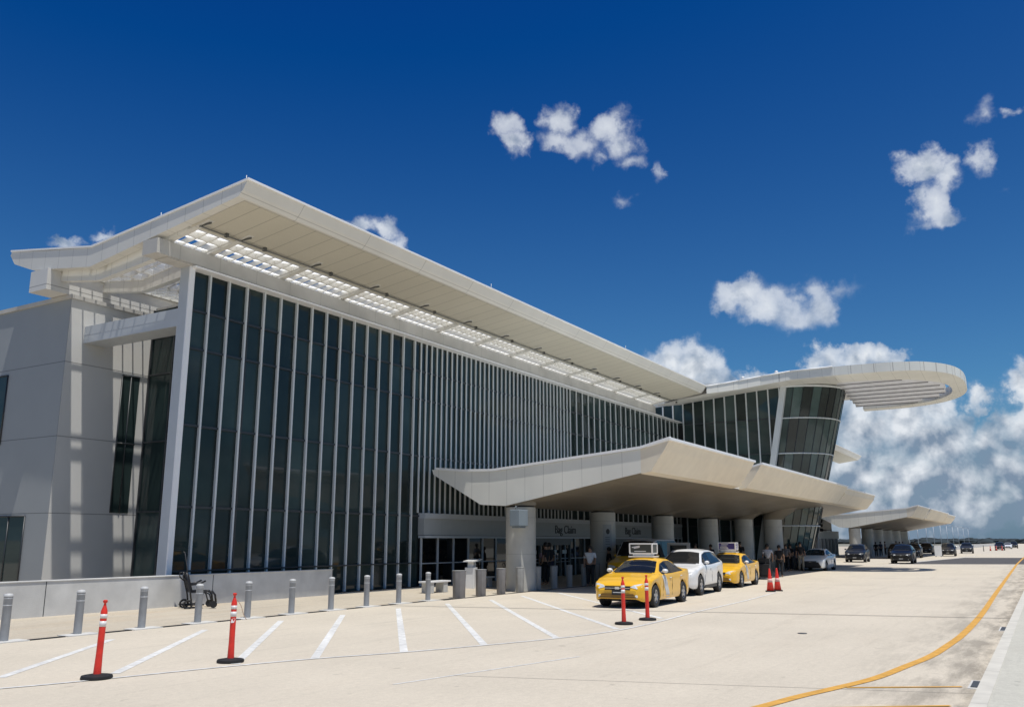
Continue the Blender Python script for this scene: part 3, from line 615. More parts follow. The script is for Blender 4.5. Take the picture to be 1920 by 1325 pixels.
# ------------------------------------------------------------------ delineator posts and cones
def delineator(loc,tilt,az,label,rope=False,mark=False):
    e=empty('delineator_post',loc,az,label=label,cat='traffic post',group='red delineator posts')
    m=MB(); m.lathe([(.215,0),(.225,.02),(.215,.05),(.12,.065),(.07,.07)],0,0,28); m.build('rubber_base',m_dark,e,sharp=45)
    p=MB(); p.lathe([(.058,.05),(.055,.12),(.048,.35),(.047,.86),(.050,.93),(.045,.97),(.025,1.03),(.017,1.06),(.017,1.075),(.032,1.09),(.034,1.115),(.02,1.125)],0,0,20)
    po=p.build('post',m_red,e,sharp=50); po.rotation_euler=(0,tilt,0)
    m=MB(); m.lathe([(.0495,.74),(.0495,.82)],0,0,20); m.lathe([(.0495,.86),(.051,.92)],0,0,20); m.build('reflective_band',m_refl,po)
    if mark:
        m=MB(); m.add([(-.02-.03,-.049,.64),(.0,-.0505,.64),(.025,-.045,.70),(.0,-.0505,.72),(-.035,-.04,.70)],[(0,1,2,3,4)]); m.build('scuff',m_refl,po)
    if rope:
        m=MB(); m.tube(crv([(.03,0,1.02),(.07,0,.98),(.12,-.01,.9),(.15,-.02,.8),(.19,-.02,.72),(.22,-.02,.68)],4),.006,5); m.build('cord',mat('pale cord',(.45,.32,.22),.8),po)
    return e
delineator((8.56,12.3,0),R(1.2),-.5,'red delineator post with two white bands on a black base, leftmost of the four')
delineator((10.82,12.0,0),R(.2),-.5,'red delineator post with a loose pale cord and a scuffed white mark',True,True)
delineator((20.46,9.08,0),R(-.4),-.5,'red delineator post standing before the middle of the front taxi grille')
delineator((21.84,9.03,0),R(-.3),-.5,'red delineator post standing before the front taxi headlight')
def cone(loc,label,s=1):
    e=empty('traffic_cone',loc,.3,label=label,cat='traffic cone',group='traffic cones')
    m=MB(); m.box(-.19*s,.19*s,-.19*s,.19*s,0,.04); m.build('cone_base',m_dark,e,bevel=.01)
    m=MB(); m.lathe([(.15*s,.04),(.1*s,.35*s),(.03*s,.88*s),(.025*s,.9*s)],0,0,20); m.build('cone_body',m_red,e)
    m=MB(); m.lathe([(.102*s,.37*s),(.077*s,.52*s)],0,0,20); m.lathe([(.067*s,.60*s),(.052*s,.7*s)],0,0,20); m.build('reflective_collar',mat('pink white collar',(.75,.45,.42),.5),e)
cone((36.3,9.72,0),'red traffic cone with pale collars, left of the pair beyond the taxis')
cone((36.95,9.6,0),'red traffic cone with pale collars, right of the pair beyond the taxis')
for i in range(3): cone((199.6+i*3,9.9-.9*i,0),'far small red traffic cone, %s from the left beyond the crossing'%ordn[i],1.1)
o=MB(); o.lathe([(.12,0),(.09,.1),(.06,1.1),(.03,1.15)],189,10.5,10); tag(o.build('traffic_post',mat('brown grey post',(.16,.14,.12),.6)),'thin dark marker post far down the road, left of the far red cones','traffic post')
# ------------------------------------------------------------------ street clutter by the entrance
def bench(x,y,label):
    e=empty('bench',(x,y,.06),.0,label=label,cat='bench',group='white stone benches')
    m=MB(); m.box(-.75,.75,-.22,.22,.38,.44); m.build('seat',m_white,e,bevel=.01)
    for s in (-.45,.45):
        m=MB(); m.box(s-.14,s+.14,-.19,.19,0,.38); m.build('leg',mat('pale stone',(.5,.5,.48),.7),e,bevel=.01)
bench(28.0,20.2,'white slab bench on block legs, left one behind the wide bollards'); bench(32.0,20.7,'white slab bench on block legs, right one beside the first column')
k=empty('counter_stand',(31.1,20.6,.06),.2,label='white narrow counter stand with a tilted top beside the bench',cat='stand')
m=MB(); m.box(-.22,.22,-.2,.2,0,.85); m.build('pedestal',m_white,k,bevel=.02)
for a_,b_ in ((-.08,.0),(.12,.2)):
    m=MB(); m.box(a_,b_,-.12,.12,.85,1.09); m.build('support',m_white,k)
m=MB(); m.add([(-.3,-.25,1.07),(.62,-.25,1.14),(.62,.25,1.14),(-.3,.25,1.07),(-.3,-.25,1.11),(.62,-.25,1.18),(.62,.25,1.18),(-.3,.25,1.11)],[(0,1,2,3),(4,5,6,7),(0,1,5,4),(2,3,7,6),(0,3,7,4),(1,2,6,5)]); m.build('top',m_white,k)
m=MB(); m.lathe([(.06,.86),(.08,.95),(.03,1.02)],.14,0,12); m.build('bell',m_steel,k)
# wheelchairs
def wheelchair(loc,rz,label,big):
    e=empty('wheelchair',loc,rz,label=label,cat='wheelchair')
    m=MB()
    for y in (-.24,.24):
        m.tube([(-.34,y,1.0),(-.28,y,.72),(-.2,y,.45),(-.14,y,.12)],.024,6)
        m.tube([(-.2,y,.45),(.22,y,.45),(.34,y,.38),(.42,y,.14)],.02,6)
        m.tube([(.16,y,.45),(.06,y,.1)],.022,6); m.tube([(-.4,y,.1),(.2,y,.1)],.022,6)
        m.tube([(-.34,y,1.0),(-.44,y,.98),(-.42,y,.86),(-.28,y,.74)],.018,6)
    m.tube([(-.3,-.24,.8),(-.3,.24,.8)],.018,6); m.build('frame',m_black,e)
    m=MB(); m.add([(-.32,-.22,.95),(-.18,-.22,.46),(-.18,.22,.46),(-.32,.22,.95),(-.27,-.22,.96),(-.13,-.22,.47),(-.13,.22,.47),(-.27,.22,.96)],[(0,1,2,3),(4,5,6,7),(0,1,5,4),(2,3,7,6),(0,3,7,4),(1,2,6,5)]); m.build('backrest',mat('black vinyl',(.012,.010,.012),.55),e)
    m=MB(); m.box(-.2,.24,-.22,.22,.44,.50); m.build('seat',MATS['black vinyl'],e,bevel=.01)
    for y in (-.27,.27):
        m=MB(); m.tube([(-.2,y,.66),(.02,y,.68),(.2,y,.76)],.026,6); m.build('armrest',m_black,e)
        rr=.30 if big else .11
        m=MB(); pts=[(-.25+rr*math.cos(a),y,rr+rr*math.sin(a)) for a in [2*math.pi*k/20 for k in range(21)]]; m.tube(pts,.028,6,caps=False)
        if big:
            for a in range(8): m.tube([(-.25,y,rr),(-.25+rr*math.cos(a*.785),y,rr+rr*math.sin(a*.785))],.006,4)
        else: m.lathe([(.1,0),(.1,.02)],0,0,3)
        m.build('rear_wheel',m_dark,e)
        m=MB(); m.tube([(.46,y-.03,.1),(.46,y+.03,.1)],.1,14); m.build('front_wheel',m_dark,e)
        m=MB(); m.tube([(.3,y*.8,.46),(.42,y*.8,.46),(.5,y*.8,.36),(.54,y*.8,.16)],.03,6); m.build('leg_rest',m_black,e)
    m=MB(); m.tube([(-.26,.0,.9),(-.3,0,1.2),(-.38,0,1.55),(-.42,0,1.58)],.012,5); m.build('pole',mat('grey pole',(.08,.08,.085),.4),e)
wheelchair((17.75,21.3,.1),R(-28),'black transit wheelchair with a tall thin pole, parked by the low wall',False)
wheelchair((32.9,19.6,.06),R(-25),'wheelchair with large spoked wheels and a tall pole at the foot of the first column',True)
# ------------------------------------------------------------------ vehicles
def lerp(pts,x):
    if x<=pts[0][0]: return pts[0][1]
    for (a,b),(c,d) in zip(pts,pts[1:]):
        if x<=c:
            t=(x-a)/(c-a); t=t*t*(3-2*t)*.5+t*.5; return b+(d-b)*t
    return pts[-1][1]
SED=dict(L=4.85,belt=[(0,.52),(.06,.66),(.3,.76),(.8,.86),(1.4,.96),(2.4,.96),(3.7,1.0),(4.4,1.06),(4.78,1.04),(4.85,.85)],
 top=[(0,.54),(.06,.69),(.3,.80),(.8,.91),(1.35,1.0),(1.75,1.2),(2.15,1.38),(2.6,1.455),(3.05,1.45),(3.5,1.36),(3.95,1.18),(4.3,1.09),(4.78,1.06),(4.85,.86)],
 hw=[(0,.60),(.08,.74),(.3,.84),(.8,.905),(1.6,.915),(3.6,.915),(4.3,.89),(4.7,.80),(4.85,.62)],
 roof=[(0,.55),(1.2,.78),(1.5,.72),(2.2,.57),(3.2,.57),(3.9,.60),(4.3,.72),(4.85,.55)],
 bot=[(0,.28),(.15,.2),(4.6,.22),(4.85,.34)],wf=.97,wr=3.75,wR=.335,cowl=1.36,head=2.2,rear0=3.4,rear1=4.2,sw0=1.72,sw1=3.85)
SUV=dict(L=4.65,belt=[(0,.62),(.06,.78),(.3,.92),(.8,1.0),(1.25,1.08),(2.4,1.08),(3.7,1.14),(4.5,1.18),(4.65,.95)],
 top=[(0,.64),(.06,.82),(.3,.97),(.8,1.05),(1.2,1.12),(1.6,1.36),(1.95,1.57),(2.4,1.66),(3.2,1.67),(4.0,1.60),(4.35,1.45),(4.6,1.2),(4.65,.96)],
 hw=[(0,.64),(.08,.78),(.3,.87),(.8,.92),(1.6,.93),(3.8,.93),(4.4,.87),(4.65,.74)],
 roof=[(0,.6),(1.1,.82),(1.35,.76),(2.0,.62),(3.9,.60),(4.3,.6),(4.65,.58)],
 bot=[(0,.34),(.15,.26),(4.5,.28),(4.65,.42)],wf=.93,wr=3.63,wR=.37,cowl=1.22,head=2.0,rear0=4.05,rear1=4.5,sw0=1.55,sw1=4.0)
VAN=dict(L=5.1,belt=[(0,.62),(.06,.85),(.3,1.0),(.8,1.12),(1.25,1.2),(2.4,1.22),(5.0,1.22),(5.1,1.1)],
 top=[(0,.64),(.06,.9),(.3,1.05),(.8,1.17),(1.1,1.25),(1.5,1.65),(1.85,1.98),(2.3,2.08),(4.7,2.08),(4.95,1.98),(5.1,1.12)],
 hw=[(0,.72),(.08,.84),(.3,.93),(.8,.97),(4.9,.97),(5.1,.88)],
 roof=[(0,.68),(1.1,.86),(1.35,.84),(2.0,.78),(4.9,.78),(5.1,.76)],
 bot=[(0,.36),(.15,.28),(5.0,.3),(5.1,.42)],wf=.95,wr=4.1,wR=.36,cowl=1.15,head=1.9,rear0=4.85,rear1=5.0,sw0=1.55,sw1=4.7)
m_tyre=mat('tyre rubber',(.018,.018,.019),.75); m_rim=mat('alloy rim',(.42,.43,.45),.3,metal=.8)
m_cglass=mat('car window glass',(.010,.012,.014),.04,spec=.4); m_trim=mat('black car trim',(.02,.02,.022),.45); m_under=mat('car underside',(.01,.01,.01),.9)
m_lamp=mat('headlamp glass',(.75,.76,.75),.08,spec=.9,coat=.6); m_tail=mat('tail lamp red',(.35,.01,.01),.15,coat=.5); m_chrome=mat('chrome',(.7,.7,.7),.15,metal=1)
def zb(S,x):
    z=lerp(S['bot'],x)
    for wx in (S['wf'],S['wr']):
        r=S['wR']+.065; d=abs(x-wx)
        if d<r: z=max(z,S['wR']+math.sqrt(r*r-d*d))
    return z
def section(S,x):
    z0=zb(S,x); zbel=max(lerp(S['belt'],x),z0+.04); zt=max(lerp(S['top'],x),zbel+.012); hw=lerp(S['hw'],x); hr=min(lerp(S['roof'],x),hw-.03)
    P_=[]
    for t,k in ((0,.93),(.12,.975),(.3,.99),(.5,.985),(.62,1.0),(.8,1.0),(.93,.985),(1,.955)): P_.append((hw*k,z0+(zbel-z0)*t))
    hb=hw*.945
    edge=zt-.05*min(1,(zt-zbel)/.2)-.005
    for t in (.08,.35,.7,.93): 
        P_.append((hb+(hr-hb)*t,zbel+(edge-zbel)*t))
    for t in (0.0,.12,.35,.65,1): P_.append((hr*(1-t)*.985,edge+(zt-edge)*math.sin(min(1,t*1.25)*math.pi/2)))
    return P_
def sidey(S,x,z):
    P_=section(S,x)
    for (a,b),(c,d) in zip(P_,P_[1:]):
        if b<=z<=d and d>b: return a+(c-a)*(z-b)/(d-b)
    return P_[-1][0]
def topz(S,x,y):
    P_=section(S,x); y=abs(y)
    for (a,b),(c,d) in zip(P_[7:],P_[8:]):
        if c<=y<=a and a>c: return b+(d-b)*(a-y)/(a-c)
    return P_[-1][1]
def car(S,paint,label,cat,name,loc,rz,group=None,face='plain',mirror=None,lower=None,simple=False,roofm=None):
    e=empty(name,loc,rz,label=label,cat=cat,group=group); L=S['L']
    xs=set([0,.02,.05,.1,L-.1,L-.05,L-.02,L])
    x=.0
    while x<L: xs.add(round(x,3)); x+=.1
    for wx in (S['wf'],S['wr']):
        r=S['wR']+.065
        for k in range(17): xs.add(round(wx-r*math.cos(math.pi*k/16),4))
        xs.add(round(wx-r-.001,4)); xs.add(round(wx+r+.001,4))
    xs=sorted(xs); mb=MB(); n=None; V=[]
    for x in xs:
        P_=section(S,x); full=[(x,-y,z) for y,z in P_]+[(x,y,z) for y,z in P_[::-1][1:]]
        n=len(full); V+=full
    fs=[(i*n+k,i*n+k+1,(i+1)*n+k+1,(i+1)*n+k) for i in range(len(xs)-1) for k in range(n-1)]
    mb.add(V,fs,0,True); mb.add(V[:n],[tuple(range(n))],0); mb.add(V[-n:],[tuple(range(n))[::-1]],0)
    if roofm:
        for fi,f in enumerate(mb.f):
            if all(mb.v[i][2]>S['top'][7][1]-.80 for i in f): mb.m[fi]=1
    body=mb.build('body',[paint]+([roofm] if roofm else []),e,sharp=38)
    # underside and wheel wells
    u=MB(); u.box(.25,L-.25,-.55,.55,.2,.42); u.box(S['wf']-.42,S['wf']+.42,-.7,.7,.25,.72); u.box(S['wr']-.42,S['wr']+.42,-.7,.7,.25,.74); u.build('underbody',m_under,e)
    if lower:
        u=MB()
        for sg in (-1,1):
            for a,b in ((S['wf']+S['wR']+.1,S['wr']-S['wR']-.1),): u.box(a,b,sg*(lerp(S['hw'],2)*.94)-.03,sg*(lerp(S['hw'],2)*.94)+.03,.24,.42)
        u.box(-.02,.2,-.66,.66,.26,.44); u.build('sill_cladding',lower,e)
    # windscreen, rear window, side windows: glass sheets 6 mm proud of the shell
    def topsheet(xa,xb,m0,m1,nm):
        g=MB(); nx=8; ny=10; vs=[]
        for i in range(nx+1):
            x=xa+(xb-xa)*i/nx; hr=lerp(S['roof'],x)*(m0+(m1-m0)*i/nx)
            for j in range(ny+1):
                y=hr*(-1+2*j/ny); vs.append((x,y,topz(S,x,y)+.01))
        g.add(vs,[(i*(ny+1)+j,i*(ny+1)+j+1,(i+1)*(ny+1)+j+1,(i+1)*(ny+1)+j) for i in range(nx) for j in range(ny)],0,True); return g.build(nm,m_cglass,e)
    topsheet(S['cowl']+.06,S['head']-.06,.95,.93,'windscreen')
    if S['rear1']-S['rear0']>.3: topsheet(S['rear0'],S['rear1']-.12,.85,.85,'rear_window')
    for sg in (-1,1):
        g=MB(); nx=20; nz=4; vs=[]; xa=S['sw0']-.06; xb=S['sw1']+.07
        for i in range(nx+1):
            x=xa+(xb-xa)*i/nx; zl=lerp(S['belt'],x)+.012; zh=max(zl+.02,lerp(S['top'],x)-.105)
            for j in range(nz+1):
                z=zl+(zh-zl)*j/nz; vs.append((x,sg*(sidey(S,x,z)+.005),z))
        g.add(vs,[(i*(nz+1)+j,i*(nz+1)+j+1,(i+1)*(nz+1)+j+1,(i+1)*(nz+1)+j) for i in range(nx) for j in range(nz)],0,True); g.build('window_trim',m_trim,e)
        for (xa,xb,nm) in ((S['sw0'],(S['wf']+S['wr'])/2+.12,'side_window'),((S['wf']+S['wr'])/2+.2,S['sw1'],'side_window')):
            g=MB(); nx=12; nz=5; vs=[]
            for i in range(nx+1):
                x=xa+(xb-xa)*i/nx; zl=lerp(S['belt'],x)+.035; zh=max(zl+.01,lerp(S['top'],x)-.13)
                for j in range(nz+1):
                    z=zl+(zh-zl)*j/nz; vs.append((x,sg*(sidey(S,x,z)+.012),z))
            g.add(vs,[(i*(nz+1)+j,i*(nz+1)+j+1,(i+1)*(nz+1)+j+1,(i+1)*(nz+1)+j) for i in range(nx) for j in range(nz)],0,True); g.build(nm,m_cglass,e)
    # wheels
    for wx in (S['wf'],S['wr']):
        for sg in (-1,1):
            yo=lerp(S['hw'],wx)*.985; r=S['wR']
            g=MB(); prof=[(r*.62,-.11),(r*.95,-.115),(r,-.08),(r,.08),(r*.95,.115),(r*.62,.11)]; nn=28
            vs=[(wx+q*math.cos(2*math.pi*k/nn),sg*(yo-.115)+yy,r+q*math.sin(2*math.pi*k/nn)) for q,yy in prof for k in range(nn)]
            g.add(vs,[(i*nn+k,i*nn+(k+1)%nn,((i+1)%6)*nn+(k+1)%nn,((i+1)%6)*nn+k) for i in range(6) for k in range(nn)],0,True)
            wh=g.build('wheel',m_tyre,e,sharp=40)
            g=MB(); y1=sg*(yo-.02); y2=sg*(yo-.06)
            g.tube([(wx,sg*(yo-.1),r),(wx,sg*(yo-.09),r)],r*.62,20,1)
            ring=[(wx+q*math.cos(2*math.pi*k/nn),yy,r+q*math.sin(2*math.pi*k/nn)) for q,yy in ((r*.56,y1),(r*.66,y1),(r*.64,y2),(r*.54,y2)) for k in range(nn)]
            g.add(ring,[(i*nn+k,i*nn+(k+1)%nn,((i+1)%4)*nn+(k+1)%nn,((i+1)%4)*nn+k) for i in range(4) for k in range(nn)],0,True)
            for k in range(5):
                a=k*2*math.pi/5+.3; d=Vector((math.cos(a),0,math.sin(a))); s_=Vector((-math.sin(a),0,math.cos(a)))*.035; c=Vector((wx,y1,r)); c2=Vector((wx,y2,r))
                g.add([c-s_*1.5,c+s_*1.5,c+d*r*.58+s_,c+d*r*.58-s_,c2-s_*1.5,c2+s_*1.5,c2+d*r*.58+s_,c2+d*r*.58-s_],[(0,1,2,3),(4,5,6,7),(0,3,7,4),(1,2,6,5)])
            g.tube([(wx,y2,r),(wx,y1+sg*.004,r)],.055,12); g.build('rim',[m_rim,m_under],wh)
    # front face
    zf=lerp(S['belt'],.1)
    def sheet(poly,off,nm,mt,mir=True,par=None):   # polygon given as (y,z) laid on the nose
        for sg in ((-1,1) if mir else (1,)):
            g=MB(); vs=[]
            for (y,z) in poly:
                lo,hi=0,1.6
                x=0
                while x<1.6:
                    P_=section(S,x)
                    if sidey(S,x,min(z,P_[7][1]))>=abs(y) and P_[-1][1]>=z: break
                    x+=.01
                vs.append((x-off,sg*y*(1.005),z))
            g.add(vs,[tuple(range(len(vs)))]); 
            bm_=MB(); k=len(vs); bm_.add(vs+[(a+.05,b*.98,c) for a,b,c in vs],[tuple(range(k)),tuple(range(k,2*k))[::-1]]+[(i,(i+1)%k,(i+1)%k+k,i+k) for i in range(k)]); bm_.build(nm,mt,e)
    sheet([(.38,zf-.05),(.60,zf-.10),(.74,zf-.04),(.80,zf+.05),(.70,zf+.055),(.50,zf+.015)],.012,'headlight',m_lamp)
    g=MB(); vs=[]
    for i in range(9):
        y=-.62+1.24*i/8; xx=S['cowl']+.035; vs+=[(xx-.03,y,topz(S,xx-.03,y)+.012),(xx+.04,y,topz(S,xx+.04,y)+.013)]
    g.add(vs,[(2*i,2*i+1,2*i+3,2*i+2) for i in range(8)]); g.build('wiper_cowl',m_trim,e)
    for sg in (-1,1):
        g=MB(); g.tube([(.02,sg*.58,.36),(-.01,sg*.60,.36)],.045,8); g.build('fog_lamp',m_lamp,e)
    w_=.40
    g=MB(); g.box(-.025,.06,-w_,w_,zf-.13,zf-.02,0); g.box(-.035,.02,-w_,w_,zf-.085,zf-.07,1); g.box(-.04,.0,-.07,.07,zf-.11,zf-.04,1); g.build('grille',[m_trim,m_chrome],e)
    if face=='taxi':
        g=MB(); g.prism([(-.62,.30),(-.5,.44),(.5,.44),(.62,.30)],-.03,.05)
        g.build('air_intake',mat('taxi intake slats',(.28,.15,.02),.5,seam=[(2,.055,.02,.7,0)]),e)
        g=MB(); g.box(-.05,-.02,-.17,.17,.40,.54,0); g.box(-.054,-.05,-.13,.13,.46,.48,1); g.build('number_plate',[m_trim,m_white],e)
        for sg in (-1,1):
            g=MB(); vs=[]
            for x,z in ((1.52,.82),(1.72,.86),(1.95,.30),(2.2,.28),(2.25,.42),(2.0,.92),(1.62,.93)): vs.append((x,sg*(sidey(S,x,z)+.006),z))
            for i in range(7): pass
            g2=MB(); st=[]
            for k in range(7):
                t=k/6; z=.93-.68*t; xl=1.52+.42*t; 
                for u_ in (0,.34): st.append((xl+u_,sg*(sidey(S,xl+u_,z)+.007),z))
            g2.add(st,[(2*k,2*k+1,2*k+3,2*k+2) for k in range(6)]); g2.build('door_decal',mat('white door decal',(.62,.62,.60),.5,var=.15,scale=14),e)
    elif face=='mask':
        g=MB(); g.prism([(-.70,.27),(-.52,.58),(.52,.58),(.70,.27)],-.035,.06); g.build('air_intake',m_trim,e)
    else:
        g=MB(); g.prism([(-.66,.33),(-.5,.46),(.5,.46),(.66,.33)],-.03,.05); g.build('air_intake',m_trim,e)
        g=MB(); g.box(-.04,-.028,-.16,.16,.38,.48); g.build('number_plate',mat('grey plate',(.35,.35,.34),.5),e)
    for sg in (-1,1):
        xm=S['sw0']+.03; zm=lerp(S['belt'],xm)+.10; ym=sidey(S,xm,zm-.05)
        g=MB(); g.add([(xm+.10*a,sg*(ym+.12+.10*b),zm+.065*c) for a,b,c in [(math.cos(p)*math.cos(q),math.sin(p)*math.cos(q),math.sin(q)) for q in [R(d) for d in (-80,-45,0,45,80)] for p in [k*math.pi/5 for k in range(10)]]],[(i*10+k,i*10+(k+1)%10,(i+1)*10+(k+1)%10,(i+1)*10+k) for i in range(4) for k in range(10)],0,True)
        g.tube([(xm,sg*(ym-.02),zm-.04),(xm,sg*(ym+.08),zm-.02)],.02,5); g.build('mirror',mirror or paint,e)
        # door shut lines
        g=MB()
        for xd in (S['sw0']-.12,(S['wf']+S['wr'])/2+.16): g.tube([(xd,sg*(sidey(S,xd,z)+.001),z) for z in (.30,.5,.7,.85)],.006,4)
        g.build('door_seam',m_trim,e)
        for xd in ((S['wf']+S['wr'])/2-.05,S['wr']-.35):
            g=MB(); z=lerp(S['belt'],xd)-.12; g.tube([(xd-.09,sg*(sidey(S,xd,z)+.02),z),(xd+.09,sg*(sidey(S,xd,z)+.02),z)],.014,5); g.build('door_handle',mirror or paint,e)
    return e
def paint(nm,c,metal=0): return mat(nm,c,.35,metal=metal,coat=.3 if sum(c)<.2 else .7,var=.03,spec=.35 if sum(c)<.2 else .5)
p_tax=paint('taxi yellow',(.86,.47,.012)); p_wh=paint('white paint',(.78,.78,.77)); p_dk=paint('black paint',(.006,.006,.007)); p_nv=paint('dark blue paint',(.007,.010,.018)); p_gr=paint('graphite paint',(.025,.026,.028)); p_sl=paint('silver paint',(.45,.46,.47))
G1='taxis waiting under the canopy'
t1=car(SED,p_tax,'yellow taxi sedan at the front of the line behind two red posts','taxi','taxi',(25.05,11.3,0),R(3),G1,'taxi',m_white)
t2=car(SED,p_tax,'yellow taxi sedan behind the white car with a purple roof sign','taxi','taxi',(37.9,12.45,0),R(3),G1,'taxi',m_white)
def adsign(t,x,purple):
    o=.12
    g=MB(); g.box(x-.27,x+.27,-.40+o,.40+o,1.56,1.60,1); g.box(x-.3,x+.3,-.42+o,.42+o,1.46,1.5,1)
    g.box(x-.24,x+.24,-.38+o,.38+o,1.60,1.87,0)
    g.box(x-.27,x+.27,-.40+o,.40+o,1.87,1.91,1)
    for a in (-.385,.385): 
        g.box(x-.27,x-.22,a-.02+o,a+.02+o,1.6,1.87,1); g.box(x+.22,x+.27,a-.02+o,a+.02+o,1.6,1.87,1)
    g.box(x-.2,x+.2,-.3+o,.3+o,1.50,1.56,1)
    s=g.build('roof_sign',[mat('purple sign face',(.06,.04,.22),.3) if purple else mat('dark sign face',(.05,.055,.045),.3),m_white],t)
    g=MB()
    if purple:
        for z,a,b in ((1.80,-.35,.1),(1.74,-.40,.0),(1.68,-.45,.05),(1.63,-.45,.1)): g.box(x-.246,x-.241,(-b)*.7+.12,(-a)*.7+.12,z,z+.03)
        for z,a,b in ((1.80,-.15,.18),(1.72,-.18,.1),(1.65,-.18,.18)): g.box(x+a,x+b,-.265,-.261,z,z+.03)
    else:
        for k in range(8):
            a=-.42+k*.045; z=1.74+.006*k; g.box(x-.247,x-.241,(-a-.05)*.75+.12,-a*.75+.12,z+(.02 if k<2 else -.02),z+.05)
        g.box(x-.247,x-.241,-.05,.35,1.64,1.66)
    g.build('sign_lettering',m_white,s)
adsign(t1,2.75,False); adsign(t2,2.75,True)
car(SUV,p_wh,'white SUV parked between the two yellow taxis','car','parked_car',(31.6,12.1,0),R(4),None,'plain',None,m_trim)
van=car(VAN,p_tax,'yellow van with white roof and dark windscreen behind the front taxi','van','van',(37.0,16.35,0),R(2),None,'plain',None,None,roofm=mat('van roof cream',(.5,.5,.48),.5))
g=MB(); g.box(3.0,3.06,-2.1,-1.0,.8,1.9,0); g.box(2.98,3.08,-1.95,-1.15,1.35,1.78,1); g.build('open_door',[mat('cream door',(.45,.42,.38),.5),m_cglass],van)
car(SED,p_wh,'white sedan with gaping black front grille, half in the canopy shade','car','parked_car',(61.6,13.75,0),R(1),None,'mask')
darks=[(SUV,p_nv,(88.0,15.6),3,'dark blue SUV in the shade, left of the two dark cars under the far canopy'),
(SUV,p_dk,(84.5,11.15),2,'black SUV with bright headlamps nearest in the lane beyond the white sedan'),
(SUV,p_dk,(107,14.6),4,'tall black vehicle rising behind the black SUV'),(SUV,p_nv,(113,13.6),4,'dark car tucked behind the tall black vehicle beside the white board'),
(SUV,p_dk,(127.5,11.2),3,'black SUV right of the white board'),(SUV,p_gr,(156,11.0),3,'dark grey SUV with white reflection, right of the black SUV by the board'),
(SUV,p_dk,(208,8.6),2,'black car by the far red cones'),(SED,p_wh,(245,8.4),2,'small white car far away behind the black car by the cones'),(SUV,p_dk,(262,7.6),2,'small dark car at the far end of the road, farthest right'),
(SUV,p_gr,(172,18.5),3,'dark car far off under the light poles'),(SUV,p_dk,(141,15.2),3,'dark car half hidden behind the black SUV right of the board')]
for S,pt,(x,y),a,lb in darks: car(S,pt,lb,'car','parked_car',(x,y,0),R(a),'dark cars waiting farther along the road')
b=empty('notice_board',(124.3,12.0,0),R(20),label='white rectangular board standing among the dark cars',cat='sign board')
g=MB(); g.box(-.04,.04,-.42,.42,.05,1.35); g.build('panel',m_white,b); 
for s in (-.3,.3):
    g=MB(); g.box(-.25,.25,s-.03,s+.03,0,.05); g.build('foot',m_black,b)
# traffic signal on its mast
s=empty('traffic_signal',(76,16.2,0),label='traffic signal seen side on, hung from a mast arm under the first canopy end',cat='traffic light')
g=MB(); g.tube([(0,0,0),(0,0,2.7)],.05,8); g.tube([(0,0,3.15),(-12,1.2,3.2)],.045,6); g.build('mast',mat('galvanised mast',(.4,.41,.42),.4),s)
g=MB(); g.box(-.2,.15,-.2,.2,2.6,3.85); g.build('housing',mat('signal housing',(.36,.37,.37),.5),s,bevel=.03)
g=MB(); g.box(-.5,-.44,-.1,.55,2.7,3.8); g.build('backplate',mat('signal backplate',(.45,.46,.46),.5),s)
for z in (2.85,3.2,3.55):
    g=MB(); g.tube([(.0,-.2,z),(.0,-.42,z-.02)],.14,12,caps=False); g.tube([(.0,-.2,z),(.0,-.24,z)],.12,12); g.build('lens_hood',m_black,s)
# ------------------------------------------------------------------ people
def skin(nodes,edges,name,mt,parent,sub=1):
    me=bpy.data.meshes.new(name); me.from_pydata([n_[0] for n_ in nodes],edges,[])
    o=bpy.data.objects.new(name,me); COL.objects.link(o)
    md=o.modifiers.new('s','SKIN'); me.skin_vertices.new() if not me.skin_vertices else None
    for sv,n_ in zip(me.skin_vertices[0].data,nodes): sv.radius=n_[1] if isinstance(n_[1],tuple) else (n_[1],n_[1])
    me.skin_vertices[0].data[0].use_root=True
    ss=o.modifiers.new('u','SUBSURF'); ss.levels=sub; ss.render_levels=sub
    dg=bpy.context.evaluated_depsgraph_get(); new=bpy.data.meshes.new_from_object(o.evaluated_get(dg)); bpy.data.objects.remove(o)
    new.materials.clear(); new.materials.append(mt)
    for p in new.polygons: p.use_smooth=True
    r=bpy.data.objects.new(name,new); COL.objects.link(r); r.parent=parent; return r
SK=mat('skin',(.28,.16,.10),.55); HR=mat('dark hair',(.015,.012,.01),.7)
cl={'white':(.62,.62,.62),'black':(.012,.012,.014),'navy':(.02,.025,.05),'grey':(.12,.12,.13),'pattern':(.42,.42,.44),'khaki':(.30,.25,.18),'red':(.25,.03,.03),'blue':(.06,.09,.18),'pink':(.5,.3,.32)}
